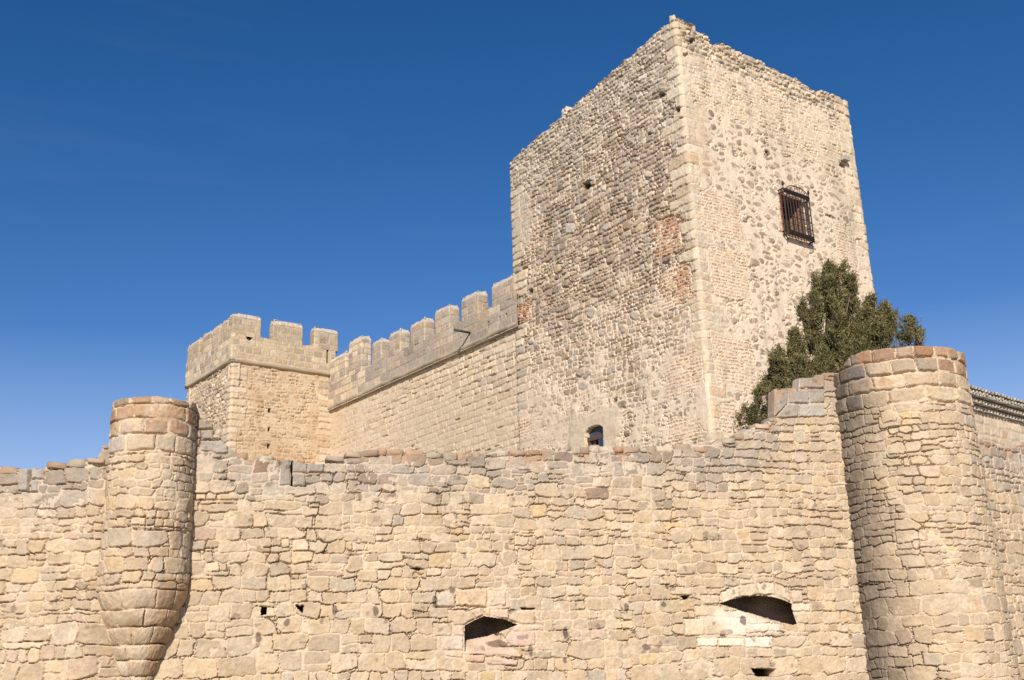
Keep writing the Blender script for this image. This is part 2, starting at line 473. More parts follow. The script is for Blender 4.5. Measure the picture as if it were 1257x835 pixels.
PALE = [(4, (.70, .575, .42)), (3, (.665, .54, .385)), (2, (.71, .60, .45)), (1, (.61, .485, .345)), (.5, (.69, .52, .34))]
ASHLAR = [(4, (.65, .53, .385)), (3, (.62, .50, .355)), (2, (.67, .56, .42)), (1, (.58, .455, .31)), (.7, (.55, .465, .365))]
PARAP = [(4, (.42, .355, .285)), (3, (.375, .32, .26)), (2, (.455, .38, .295)), (.8, (.52, .45, .36)), (.6, (.45, .35, .24))]
BRICK = [(4, (.63, .385, .255)), (3, (.60, .35, .225)), (2, (.64, .44, .31)), (.7, (.52, .31, .21))]
MORTAR = (.64, .515, .375)
MORTAR_K = (.78, .655, .50)
def mixpal(a, b, f):
    return lambda u, v, rng: pick(rng, a if rng.random() > f(u, v) else b)

# ================================================================== KEEP (square tower)
keep = empty('castle_keep', (float(C[0]), float(C[1]), 4.0), math.radians(-52.7+90-90))
tag(keep, 'tall square stone keep with ragged top and an iron window grille', 'tower')
LK, RK, EX = 11.2, 11.0, .9
k_pts = [C[:2] + az(-37.3)[:2]*LK - KL.n[:2]*EX, C[:2] + az(-37.3)[:2]*LK, C[:2], C[:2] + az(52.7)[:2]*RK, C[:2] + az(52.7)[:2]*RK - KR.n[:2]*EX]
du = .027
ZK0, ZK1 = 8.6, 27.0
K = Masonry(0, EX+LK+RK+EX, ZK0, ZK1, du, 100, warp=(.05, .018), ws=(.4, .1))
UC = EX+LK                                     # path length at the near corner
def kl(x, y): u, z = KL.uv(x, y); return (UC-u, z)
def kr(x, y): u, z = KR.uv(x, y); return (UC+u, z)
def klp(l): return hull([kl(*q) for q in l])
def krp(l): return hull([kr(*q) for q in l])
rk = np.random.default_rng(5)
# left face: rubble, small spalls underneath and larger stones over them
K.lay(courses(0, UC+.3, ZK0, ZK1, rk, (.09, .16), (.8, 2.0), .25, 0, .5, .02), mixpal(KEEPL, KEEPTOP, lambda u, v: sstep(20, 25, v)), (.0, .04), gap=.012, r=.04)
keepl_f = lambda u, v: float(sstep(21, 24.5, v + math.sin(u*1.3)*.6))
LB = patchwork(0, UC-.2, ZK0, 23.4, rk, (.13, .32), (.75, 1.9), .20, .25, .65, .04, seg=(2, 5))
K.lay(LB, mixpal(KEEPL, KEEPTOP, keepl_f), (.034, .060), gap=.010, r=.02, tilt=.06, soft=.02)
LB = patchwork(0, UC-.1, 22.6, ZK1, rk, (.10, .24), (.9, 2.4), .20, .2, .65, .04, seg=(2, 5))
K.lay(LB, mixpal(KEEPL, KEEPTOP, keepl_f), (.03, .065), gap=.010, r=.02, tilt=.08, soft=.02)
K.lay(pebbles(0, UC-1.0, ZK0, 21, rk, .38, 60), lambda u, v, r: pick(r, KEEPL+[(3, (.33, .245, .195))]), (.06, .10), gap=.03, r=.05, soft=.04)
# right face: stones sunk in mortar below, fine pale coursing above
def rtop(u): return 22.9 + .5*math.sin(u*.9) + .3*math.sin(u*2.3)
K.lay(pebbles(UC+.8, UC+RK-.6, ZK0, 23.6, rk, .34, 2000, (1.3, 2.6)), lambda u, v, r: pick(r, KEEPR, .12), (.034, .045), region=lambda u, v: v < rtop(u), gap=.05, r=.03, soft=.05, tilt=.04)
K.lay(courses(UC+.1, UC+RK+.2, 22.3, ZK1, rk, (.10, .24), (1.2, 2.8), .18, .1, .5, .05), lambda u, v, r: pick(r, PALE, .07), (.038, .055), region=lambda u, v: v > rtop(u)-.2 and v < 25.6, gap=.012, r=.03, soft=.03)
K.lay(courses(UC+.1, UC+RK+.2, 25.3, ZK1, rk, (.12, .26), (1.0, 2.2), .2, .1, .5, .05), lambda u, v, r: pick(r, PALE+KEEPTOP, .09), (.04, .10), gap=.02, r=.05, soft=.03, tilt=.08)
# rear edges beyond the two far corners
K.lay(courses(UC+RK-.75, UC+RK+EX, ZK0, ZK1, rk, (.28, .5), (1.2, 2), .06, .1, .2, .01), lambda u, v, r: pick(r, PALE, .07), (.03, .06), gap=.02, r=.04)
# near-corner quoins, alternating long and short
v = ZK0
while v < 26.6:
    h = rk.uniform(.30, .52); long_l = rk.random() < .5
    a, b = (rk.uniform(.75, 1.25), rk.uniform(.4, .6)) if long_l else (rk.uniform(.4, .6), rk.uniform(.75, 1.2))
    c = pick(rk, PALE, .06)
    if v > 22.4: a *= .7; b *= .55
    K.put(rect(UC-a, v, a+b, h), tuple(x*.97 for x in c), rk.uniform(.046, .054), gap=.007, r=.02, tilt=.01, soft=.03); v += h
# smooth pilaster strip on the far left edge
v = ZK0
while v < 23.2:
    h = rk.uniform(.3, .5); w = rk.uniform(.6, 1.1)
    K.put(rect(EX-.02-.3, v, w+.3, h), tuple(x*.93 for x in pick(rk, PALE+[(4, (.50, .44, .36))], .05)), rk.uniform(.05, .08), gap=.014, r=.04, tilt=.01); v += h
# brick panels
def bricks(u0, u1, v0, v1, lev):
    vv = v0
    K.put(rough_block(u0, v0, u1-u0, v1-v0, rk, .08, .6), (.66, .50, .35), lev-.018, gap=.02, r=.03, tilt=0)
    while vv < v1:
        uu = u0 - rk.random()*.3
        e0 = u0 + rk.uniform(-.12, .12); e1 = u1 + rk.uniform(-.12, .12)
        while uu < e1:
            w = rk.uniform(.22, .36)
            if uu+w > e0 and rk.random() < .93:
                K.put(rect(max(uu, e0), vv, min(w, e1-max(uu, e0)), .085), pick(rk, BRICK, .12), lev+rk.uniform(-.006, .008), gap=.0, r=.02, tilt=.01, soft=.01, carve=False)
            uu += w+.012
        vv += .136
for q in ((808, 272, 832, 310), (812, 333, 846, 372), (820, 440, 858, 480), (824, 518, 860, 540)):
    a = kl(q[0], q[3]); b = kl(q[2], q[1]); c1 = (kl(q[0], q[1])[1]+kl(q[2], q[1])[1])/2; c0 = (kl(q[0], q[3])[1]+kl(q[2], q[3])[1])/2
    bricks(a[0]-.1, b[0]+.1, c0-.1, c1+.1, .068)
for q in ((634, 372, 652, 398), (634, 512, 658, 540)):
    a = kl(q[0], q[3]); b = kl(q[2], q[1]); bricks(a[0], b[0], a[1]-.1, b[1]+.1, .09)
for q in ((866, 245, 898, 285), (878, 315, 908, 362), (882, 422, 916, 470), (890, 505, 915, 545)):
    a = kr(q[0], q[3]); b = kr(q[2], q[1]); c1 = (kr(q[0], q[1])[1]+kr(q[2], q[1])[1])/2; c0 = (kr(q[0], q[3])[1]+kr(q[2], q[3])[1])/2
    bricks(a[0]-.15, b[0]+.35, c0-.15, c1+.2, .058)
a = kr(1042, 310); bricks(a[0]-.9, a[0]+.5, a[1]-1.0, a[1]+1.1, .055)
K.put(klp([(695, 274), (705, 274), (705, 286), (695, 288)]), (.52, .47, .40), .055, gap=.015)
# smears, holes
K.smear(klp([(632, 240), (655, 230), (655, 300), (632, 330)]), (.58, .49, .375), .07, .3, .85)
K.smear(klp([(640, 440), (720, 520), (720, 560), (640, 560)]), (.60, .48, .345), .085, .9, .55)
K.smear(klp([(700, 505), (765, 495), (765, 556), (700, 556)]), (.62, .515, .375), .10, .35, .95)
K.smear(krp([(848, 110), (868, 130), (880, 220), (856, 220)]), (.64, .495, .33), .05, .5, .75)
for (x, y, w, h) in ((720, 229, 9, 14), (640, 325, 5, 7), (812, 117, 7, 8), (772, 124, 5, 5), (832, 136, 5, 8), (651, 359, 6, 6), (752, 198, 4, 5), (751, 264, 4, 4), (606, 536, 5, 6), (756, 491, 4, 6), (797, 165, 4, 4), (840, 60, 4, 4)):
    u, z = kl(x, y); k = .5/14.5
    K.hole(hull([(u-w*.033, z-h*.016), (u+w*.028, z-h*.013), (u+w*.033, z+h*.014), (u-w*.02, z+h*.017)]), .35)
for (x, y, w, h) in ((849, 51, 5, 8), (914, 85, 5, 6), (970, 116, 4, 5), (1024, 143, 4, 6), (940, 188, 4, 4), (926, 207, 6, 5), (1016, 265, 9, 4), (1047, 254, 4, 4), (1045, 225, 3, 3), (1059, 315, 3, 3), (1062, 342, 3, 3), (939, 176, 3, 4), (1033, 203, 9, 8)):
    u, z = kr(x, y)
    K.hole(hull([(u-w*.024, z-h*.015), (u+w*.026, z-h*.014), (u+w*.020, z+h*.016), (u-w*.022, z+h*.013)]), .3)
for (x, y) in ((872, 139), (875, 157), (940, 187)):
    u, z = kr(x, y); K.put(hull([(u+.22*math.cos(t), z+.16*math.sin(t)) for t in np.arange(0, 6.2, .8)]), (.33, .24, .18), .06, gap=.04)
# grille window recess (brick-lined) and little arched window
gw = [kr(954, 236), kr(983, 249), kr(988, 292), kr(961, 286)]
gu0 = min(gw[0][0], gw[3][0])+.12; gu1 = max(gw[1][0], gw[2][0])-.12; gz0 = gw[3][1]-.0; gz1 = gw[0][1]-.05
K.hole(rect(gu0, gz0, gu1-gu0, gz1-gz0), .66, (.30, .15, .095), warp=False)
aw = klp([(720, 552), (720, 532), (724, 526), (731, 522.5), (738, 522.5), (742, 525), (742.5, 552)])
K.hole(aw, .75, (.05, .045, .04), warp=False)
def keep_tint(u, v, H, RGB):
    left = (u < UC-.02)
    g = fbm(K.us, K.vs, 2.2, 4, 777, 3.0)
    # grey lichen bloom on the upper left face, warm clean stone on the right
    w = np.where(left, .28*sstep(-.15, .5, g+.9*(v-20)/7), .10*sstep(.1, .6, g))[..., None]
    lum = RGB.mean(-1, keepdims=True)
    RGB = RGB*(1-w) + w*(lum*np.array([1.06, .97, .84], np.float32)*.97)
    streak = fbm(K.us, K.vs, .5, 3, 779, 3.5)
    dark = np.where(u > UC, .16*sstep(.15, .6, streak), .10*sstep(.1, .6, streak))
    # stain down the right-hand edge of the sunlit face
    e = np.exp(-((u-(UC+9.4+.18*np.sin(v*1.3)))/.55)**2)*sstep(17.5, 20, v)*(1-sstep(23, 24.5, v))
    return RGB*(1-dark-.20*e)[..., None]
K.tint(keep_tint)
mu, mv = K.us[None, :], K.vs[:, None]
lev = np.where(mu < UC, -.006 + .056*(1-sstep(11.0, 17.5, mv + .8*np.sin(mu*1.7))), .029)
lev = np.where((mu > UC) & (mv > 25.4), -.01, lev).astype(np.float32)
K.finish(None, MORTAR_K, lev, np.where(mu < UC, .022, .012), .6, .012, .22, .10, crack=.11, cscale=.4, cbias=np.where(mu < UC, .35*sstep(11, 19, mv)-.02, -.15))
base, nrm, acc = polypath(k_pts, K.us, .10)
tp = profile([(0, 24.9), (EX, 25.05), (UC, 26.72), (UC+.6, 26.62), (UC+1.5, 26.5), (UC+2.1, 26.2), (UC+2.8, 26.45), (UC+5, 26.4), (UC+7.6, 26.3), (UC+8.6, 26.05), (UC+9.2, 26.4), (UC+RK+EX, 26.45)])
ktop = ragged(K, tp, .08, .26, 42)
for (x, y, w, h) in ((693, 141, .35, .34), (826, 25, .30, .18), (641, 183, .2, .12)):
    u, _ = kl(x, y); ktop = np.where(np.abs(K.us-u) < w/2, ktop+h, ktop)
kw = relief('wall', K, base, nrm, ktop, MAT_FAR, keep, thick=1.3, zlow=3.6, ncap=9, capnoise=.08)
# plain rear faces (never seen from the front)
mb = MB()
q1 = C[:2]+az(-37.3)[:2]*(LK-.06)-KL.n[:2]*EX; q2 = C[:2]+az(52.7)[:2]*(RK-.06)-KR.n[:2]*EX
back = C[:2]+az(-37.3)[:2]*(LK-.06)+az(52.7)[:2]*(RK-.06)
def wallbox(mb, p, q, z0, z1, th):
    d = np.array(q)-np.array(p); n = np.array([-d[1], d[0]]); n = n/np.linalg.norm(n)*th
    mb.quadbox((p[0], p[1], z0), (d[0], d[1], 0), (n[0], n[1], 0), (0, 0, z1-z0))
wallbox(mb, back, q1, 3.6, 24.9, -1.2); wallbox(mb, q2, back, 3.6, 26.1, -1.2)
mb.build('rear_wall', plain('rear_stone', (.50, .41, .29), .9), keep)
# iron grille on the sunlit face
def krw(u, z, off): return np.array(KR.at(u, z, off))
U0, U1 = KR.uv(955, 233)[0]-.05, KR.uv(986, 250)[0]+.02; Z0, Z1 = KR.uv(961, 288)[1]-.05, KR.uv(954, 233)[1]-.05
PR = .30
gr = MB(); zr = [Z0, Z0+.16, Z1-.0, Z1-.14]
for z in zr:
    gr.tube([krw(U0, z, .0), krw(U0, z, PR), krw(U1, z, PR), krw(U1, z, .0)], .034, 5)
gr.tube([krw(U0, Z1-.07, PR), krw(U1, Z1-.07, PR)], .05, 5)
gr.tube([krw(U0, Z0+.08, PR), krw(U1, Z0+.08, PR)], .045, 5)
for k, zz in enumerate(np.linspace(Z0+.5, Z1-.5, 4)):
    gr.tube([krw(U0, zz, .0), krw(U0, zz, PR), krw(U1, zz, PR), krw(U1, zz, .0)], .016, 4)
cage = gr.build('window_grille', M_IRON, keep)
n_b = 10
for k in range(n_b):
    u = U0 + (U1-U0)*k/(n_b-1); e = .05 if k in (0, n_b-1) else 0
    MB().tube([krw(u, Z0-e*2, PR), krw(u, Z1+e*3, PR)], .021, 5).build('bar', M_IRON, cage)
for uu in (U0, U1):
    for o in (.14, .28):
        MB().tube([krw(uu, Z0, o), krw(uu, Z1, o)], .018, 5).build('bar', M_RUST, cage)
cr = MB(); um = (U0+U1)/2+.08; hw = (U1-U0)*.40
arc = [krw(um-hw*math.cos(t), Z1+.04+.25*math.sin(t), PR) for t in np.linspace(0, math.pi, 15)]
cr.tube(arc, .022, 5)
for sx in (-1, 1):
    for rad, cx, cz in ((.13, .30, .14), (.08, .12, .22), (.07, .55, .09)):
        cr.tube([krw(um+sx*(hw*cx*1.2)+rad*math.cos(t)*(1-.08*t), Z1+cz+rad*math.sin(t)*(1-.08*t), PR) for t in np.linspace(0, 7, 16)], .013, 4)
cr.tube([krw(um, Z1, PR), krw(um, Z1+.29, PR)], .014, 4)
cr.build('scroll_crest', M_RUST, cage)
for uu in (U0, U1):
    fn = MB(); fn.tube([krw(uu, Z1, PR), krw(uu, Z1+.12, PR), krw(uu, Z1+.16, PR), krw(uu, Z1+.24, PR), krw(uu, Z1+.34, PR)], [.02, .02, .055, .05, .008], 6)
    fn.build('finial', M_IRON, cage)
iw = MB(); c0u = gu0-UC; c1u = gu1-UC
iw.quadbox(krw(c0u-.02, gz0-.02, -.56), KR.t*(c1u-c0u+.04), -KR.n*.05, (0, 0, gz1-gz0+.04))
iw.build('window_panel', M_DARK, keep)
rv = MB(); hh_ = gz1-gz0
rv.quadbox(krw(c0u-.10, gz0-.06, -.56), KR.t*.13, KR.n*.62, (0, 0, hh_+.12)).quadbox(krw(c1u-.03, gz0-.06, -.56), KR.t*.13, KR.n*.62, (0, 0, hh_+.12))
rv.quadbox(krw(c0u+.03, gz1-.03, -.56), KR.t*(c1u-c0u-.06), KR.n*.615, (0, 0, .09)).quadbox(krw(c0u+.03, gz0-.06, -.56), KR.t*(c1u-c0u-.06), KR.n*.615, (0, 0, .09))
rv.build('window_reveal', plain('brick_reveal', (.34, .17, .105), .9, 0, .35, 9), keep)
# small arched window low on the left face
def klw(u, z, off): return np.array(KL.at(u, z, off))
w0, w1 = KL.uv(742.5, 540)[0], KL.uv(720, 540)[0]
zs = KL.uv(731, 536.5)[1]; zb = KL.uv(731, 552)[1]
fr = MB()
fr.quadbox(klw(w0, zs-.09, -.16), KL.t*(w1-w0), KL.n*.12, (0, 0, .15))
fr.quadbox(klw(w1-.13, zb, -.17), KL.t*.13, KL.n*.10, (0, 0, zs-zb))
fr.quadbox(klw(w0+.36, zb, -.17), KL.t*.10, KL.n*.10, (0, 0, zs-zb-.09))
frame = fr.build('window_frame', M_WOOD, keep)
MB().quadbox(klw(w0+.02, zb, -.09), KL.t*.36, KL.n*.04, (0, 0, zs-zb-.10)).build('shutter', M_BLUE, frame)
MB().quadbox(klw(w0, zs+.05, -.20), KL.t*(w1-w0), KL.n*.04, (0, 0, .6)).build('pane', plain('dusty_glass', (.05, .065, .085), .3), frame)
MB().quadbox(klw(w1-.32, zb, -.24), KL.t*.16, KL.n*.05, (0, 0, .48)).build('sash', M_WOODGREY, frame)
# water spout stone near the right edge
su, sz = KR.uv(1034, 198)
sp = MB(); sp.quadbox(krw(su-.20, sz-.02, -.1), KR.t*.40, KR.n*.38+np.array([0, 0, -.03]), (0, 0, .20))
sp.build('stone_spout', plain('spout_stone', (.42, .38, .30), .9), keep)

# ================================================================== CURTAIN WALL
curt = empty('curtain_wall', CUR.at(20, 4.0)); tag(curt, 'crenellated castle wall running from the square keep back to the corner tower', 'castle wall')
U_0, U_1 = 10.8, S_CT
du = .032
Q = Masonry(U_0, U_1+.4, 10.5, 17.05, du, 200, warp=(.025, .01), ws=(.4, .1))
rq = np.random.default_rng(8)
Q.lay(courses(U_0, U_1+.5, 10.3, 17.2, rq, (.22, .38), (1.3, 2.9), .06, .10, .35, .02, .3), lambda u, v, r: pick(r, ASHLAR, .05), (.03, .055), gap=.014, r=.025, tilt=.02)
Q.smear(hull(CUR.pts([(500, 490), (632, 470), (632, 560), (480, 560)])), (.60, .49, .35), .05, .8, .65)
Q.smear(hull(CUR.pts([(400, 500), (440, 500), (430, 560), (398, 560)])), (.60, .48, .33), .05, .6, .6)
for k in range(26):
    u = rq.uniform(U_0, 22); z = rq.uniform(11, 16.8); w = rq.uniform(.12, .5)
    Q.hole(rect(u, z, w, .05), .10, (.16, .12, .09))
lvq = (.004+.026*sstep(14, 24, Q.us)[None, :] + np.zeros((Q.nv, 1))).astype(np.float32)
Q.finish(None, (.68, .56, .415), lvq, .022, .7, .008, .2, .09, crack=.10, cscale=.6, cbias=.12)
# u runs away from the keep, so flip the path to keep normals outward
def flip(M):
    M.H = M.H[:, ::-1].copy(); M.RGB = M.RGB[:, ::-1].copy(); return M
flip(Q); b, n = straight(CUR, Q.us[::-1], -.06)
relief('wall', Q, b, n, np.full(Q.nu, 17.04), MAT_FAR, curt, thick=.9, zlow=3.6)
# rolled cornice
ZC = 16.86
cm = []
cu = np.arange(U_0+.05, U_1+.12, .05); ang = np.linspace(-1.75, 1.57, 12)
Cc = Masonry(0, 0.9, 0, 1.0, .1, 5)
VV = np.zeros((len(ang), len(cu), 3)); rngc = np.random.default_rng(4); jn = np.interp(cu, np.arange(U_0, U_1+1, .7), rngc.normal(0, .018, len(np.arange(U_0, U_1+1, .7))))
cc = np.zeros((len(ang), len(cu), 3)); tint = np.repeat(rngc.normal(1, .10, 60), 14)[:len(cu)]
for i, t in enumerate(ang):
    rr = .225 + jn; o = .06 + rr*np.cos(t); z = ZC + .04 + .155*np.sin(t) + jn*.5
    VV[i, :, :2] = CUR.P[None, :2] + cu[:, None]*CUR.t[None, :2] + CUR.n[None, :2]*(o-.06)[:, None]; VV[i, :, 2] = z
    cc[i] = np.array([.42, .345, .245])*tint[:, None]
ii = np.arange(len(ang)*len(cu)).reshape(len(ang), len(cu))
mesh_obj('cornice', VV, np.stack([ii[:-1, :-1].ravel(), ii[1:, :-1].ravel(), ii[1:, 1:].ravel(), ii[:-1, 1:].ravel()], 1), MAT_FAR, curt, cc)
# parapet
PO = .20
Q = Masonry(U_0, U_1-.02, 17.06, 18.6, .028, 210, warp=(.015, .008))
Q.lay(courses(U_0, U_1, 17.05, 18.7, rq, (.34, .42), (1.2, 2.6), .03, .04, .2, .004, .3), lambda u, v, r: pick(r, PARAP if u < 23 else PARAP+ASHLAR, .07), (.012, .03), gap=.010, r=.02, tilt=.012)
for (x, y, w) in ((514, 419, .12),):
    u, z = CUR.uv(x, y); Q.hole(rect(u-w/2, z-.25, w, .45), .3)
for u in (11.6, 12.1, 13.0): Q.hole(rect(u, 17.3, .10, .3), .2)
Q.finish(None, (.45, .38, .295), .004, .016, .5, .008, .2, .10)
flip(Q); b, n = straight(CUR, Q.us[::-1], PO-.06)
relief('parapet', Q, b, n, np.full(Q.nu, 18.26)+.03*np.sin(Q.us*5), MAT_FAR, curt, thick=.55, seed=3, zlow=16.75)

def merlon(name, parent, P, t, nvec, w, th, z0, z1, pal, seed, mat=MAT_FAR, du=.03, cham=.13):
    """P: outer lower corner; runs w along t; thickness th inward (-n)"""
    rng = np.random.default_rng(seed)
    t = t[:2]; n2 = nvec[:2]; P = np.array(P[:2])
    pts = [P, P+t*w, P+t*w-n2*th, P-n2*th]
    if (t[0]*n2[1]-t[1]*n2[0]) > 0: pts = [pts[1], pts[0], pts[3], pts[2]]
    per = 2*(w+th)
    M = Masonry(0, per-du*.5, z0, z1+.1, du, seed, warp=(.012, .006))
    M.lay(courses(0, per, z0-.02, z1+.3, rng, (.28, .42), (1.0, 2.0), .04, .08, .25, .004, .3), pal, (.012, .028), gap=.010, r=.02, tilt=.012)
    M.tint(lambda u, v, H, RGB: RGB*(1-.75*sstep(z1-.27, z1-.17, v+0*u)[..., None]) + np.array([.62, .57, .50], np.float32)*(.9+.2*fbm(M.us, M.vs, .12, 3, seed+8)[..., None])*.75*sstep(z1-.27, z1-.17, v+0*u)[..., None])
    M.finish(None, (.50, .42, .32), .004, .012, .4, .007, .2, .10)
    b, n, acc = polypath(pts, M.us, .035, closed=True)
    nt = fbm(M.us, np.array([0, .2]), .4, 3, seed+3)[0]
    cx = P + t*w/2 - n2*th/2
    return relief(name, M, b, n, z1+.05*nt, mat, parent, off=lambda u, z: -cham*np.clip((z-(z1-.22))/.2, 0, 1), closed=True, centroid=cx, thick=th, ncap=6, capnoise=.03, seed=seed)
mpal = lambda u, v, r: pick(r, PARAP+[(3, (.47, .40, .30)), (2, (.52, .41, .27))], .08)
k = 0
for (x0, y, x1) in ((602, 349, 634), (565, 365.5, 585), (532.6, 381, 550), (502.5, 398, 520), (476.7, 409.5, 490), (455.6, 420, 467)):
    ua = CUR.uv(x0, y)[0]
    pl = Plane(C, -37.3, -127.3, PO); ua = pl.uv(x0, y)[0]; ub = max(pl.uv(x1, y-(x1-x0)*.48)[0], 11.0); zt = pl.uv(x0, y)[1]
    merlon('merlon', curt, CUR.at(ub, 0, PO-.06), CUR.t, CUR.n, ua-ub, .62, 18.2, zt, mpal, 300+k); k += 1
merlon('merlon', curt, CUR.at(25.1, 0, PO-.06), CUR.t, CUR.n, 1.45, .62, 18.2, 20.3, lambda u, v, r: pick(r, ASHLAR+PARAP, .07), 320)
merlon('merlon', curt, CUR.at(26.9, 0, PO-.06), CUR.t, CUR.n, 1.9, .62, 18.2, 19.85, lambda u, v, r: pick(r, ASHLAR+PARAP, .07), 321)
su, sz = Plane(C, -37.3, -127.3, PO).uv(576, 408.5)
sp = MB()
sp.tube([np.array(CUR.at(su, sz, PO-.1)), np.array(CUR.at(su, sz-.0, PO+.85))], .06, 7)
sp.build('drain_spout', plain('spout_dark_metal', (.045, .043, .042), .6), curt, True)

# ================================================================== CORNER TOWER
ct = empty('corner_tower', (float(JC[0]), float(JC[1]), 4.0)); tag(ct, 'small square battlemented tower at the far left end of the crenellated wall', 'tower')
LT, RT = 6.7, 6.0
c_pts = [JC[:2]+TL.t[:2]*LT-TL.n[:2]*.8, JC[:2]+TL.t[:2]*LT, JC[:2], J[:2]+TR.t[:2]*.2]
uc = .8+LT
T = Masonry(0, .8+LT+RT+.15, 12.2, 19.0, .036, 400, warp=(.04, .015), ws=(.4, .1))
rt = np.random.default_rng(11)
T.lay(courses(0, uc, 12, 19.1, rt, (.16, .32), (.8, 1.8), .22, .2, .5, .04), lambda u, v, r: pick(r, KEEPL[:6]+PALE, .09), (.02, .08), gap=.02, r=.05, tilt=.06, soft=.03)
T.lay(courses(uc, uc+RT+.3, 12, 19.1, rt, (.14, .34), (1.0, 2.3), .16, .2, .5, .05), lambda u, v, r: pick(r, [(3, (.55, .42, .27)), (3, (.515, .385, .25)), (2, (.57, .45, .30)), (1, (.46, .34, .22)), (.6, (.57, .38, .21))], .08), (.01, .06), gap=.025, r=.05, tilt=.05, soft=.03)
v = 12.2
while v < 19:
    h = rt.uniform(.3, .45); a, b = ((.9, .45) if rt.random() < .5 else (.45, .9))
    T.put(rect(uc-a, v, a+b, h), pick(rt, ASHLAR, .05), .05, gap=.015, r=.03, tilt=.01); v += h
v = 12.2
while v < 19:
    h = rt.uniform(.3, .45)
    T.put(rect(uc+RT-rt.uniform(.5, .9), v, 1.2, h), pick(rt, ASHLAR, .05), .05, gap=.015, r=.03, tilt=.01); v += h
for (x, y) in ((331, 504), (330, 527), (330, 548)):
    u, z = TR.uv(x, y); T.hole(rect(uc+6.0+u-.07, z-.12, .14, .24), .25)
lvt = np.where(T.us[None, :] < uc, .0, .016)+np.zeros((T.nv, 1))
def ttint(u, v, H, RGB):
    g = fbm(T.us, T.vs, 1.2, 4, 461, 1.6)
    w = np.where(u > uc, sstep(.0, .5, g + .35*sstep(17, 14, v)), 0)[..., None]*.15
    return RGB*(1-w*np.array([.5, .75, 1.0], np.float32))
T.tint(ttint)
T.finish(None, (.62, .495, .34), lvt.astype(np.float32), .022, .6, .012, .2, .12, crack=.08, cscale=.4, cbias=.0)
b, n, acc = polypath(c_pts, T.us, .08)
relief('wall', T, b, n, np.full(T.nu, 19.0), MAT_FAR, ct, thick=.6, zlow=3.6)
o_ = .16
jo = JC[:2] + TL.n[:2]*o_ + TR.n[:2]*o_
p_pts = [JC[:2]+TL.t[:2]*LT+TL.n[:2]*o_-TL.n[:2]*1.2, JC[:2]+TL.t[:2]*LT+TL.n[:2]*o_, jo, J[:2]+TR.n[:2]*o_+TR.t[:2]*.2]
sg = [1.2, LT+o_, RT+o_+.2]
Pm = Masonry(0, sum(sg)-.02, 18.92, 20.6, .03, 420, warp=(.02, .008))
Pm.lay(courses(0, sum(sg), 18.7, 20.7, rt, (.32, .44), (.9, 2.0), .06, .1, .3, .006, .3), lambda u, v, r: pick(r, [(3, (.53, .42, .28)), (3, (.49, .39, .27)), (2, (.44, .36, .26)), (1, (.57, .47, .33))], .07) if u > sg[0]+sg[1] else pick(r, PARAP+ASHLAR, .07), (.015, .03), gap=.012, r=.02, tilt=.012)
Pl2 = Plane(J, 52.7, 142.7, o_)
u, z = Pl2.uv(306, 413); ur = sg[0]+sg[1]+RT+u+o_
Pm.hole([(ur+.2*math.cos(t), z+.22*math.sin(t)) for t in np.arange(0, 6.2, .5)], .34, (.25, .35, .5), blend=.0)
u, z = Pl2.uv(402, 440); Pm.hole(rect(sg[0]+sg[1]+RT+u+o_-.05, z-.3, .12, .9), .3)
Pm.finish(None, (.58, .48, .34), .01, .02, .5, .008, .2, .10)
b, n, acc = polypath(p_pts, Pm.us, .05)
relief('parapet', Pm, b, n, np.full(Pm.nu, 20.42)+.04*np.sin(Pm.us*4), MAT_FAR, ct, thick=.6, seed=6)
# rounded string course under the parapet
def bead(name, pts, r, z, colr, parent, mat):
    s = MB(); 
    L3 = []
    for (p, q) in zip(pts[:-1], pts[1:]):
        for t in np.linspace(0, 1, 14)[:-1]: L3.append((*(np.array(p)*(1-t)+np.array(q)*t), z+.012*math.sin(len(L3)*1.9)))
    L3.append((*pts[-1], z)); s.tube(L3, r, 8); return s.build(name, mat, parent, True)
M_CORN = plain('cornice_stone', (.46, .365, .25), .9, 0, .2, 3)
jb = JC[:2] + TL.n[:2]*.06 + TR.n[:2]*.06
bead('string_course', [JC[:2]+TL.t[:2]*LT+TL.n[:2]*.06, jb, J[:2]+TR.n[:2]*.06+TR.t[:2]*.15], .14, 18.95, None, ct, M_CORN)
k = 0
ctp = lambda u, v, r: pick(r, [(3, (.50, .40, .275)), (3, (.45, .365, .255)), (2, (.40, .33, .245)), (1, (.55, .46, .33))], .07)
for (x0, x1, y) in ((289, 321, 388), (336, 372, 396), (386, 415, 408)):
    ua = Pl2.uv(x0, y)[0]; ub = Pl2.uv(x1, y)[0]
    if k == 0: ua = -RT-o_+.0
    if k == 2: ub = ua+1.55
    merlon('merlon', ct, J[:2]+TR.t[:2]*ua+TR.n[:2]*o_, TR.t, TR.n, ub-ua, .55, 20.36, 21.66, ctp, 440+k); k += 1
Pl3 = Plane(JC, -37.3, -127.3, o_)
for (a, b_) in ((.55, 1.35), (1.75, 2.7), (3.1, 4.3), (4.75, 6.6)):
    merlon('merlon', ct, JC[:2]+TL.t[:2]*a+TL.n[:2]*o_, TL.t, TL.n, b_-a, .55, 20.36, 21.55, ctp, 450+k); k += 1

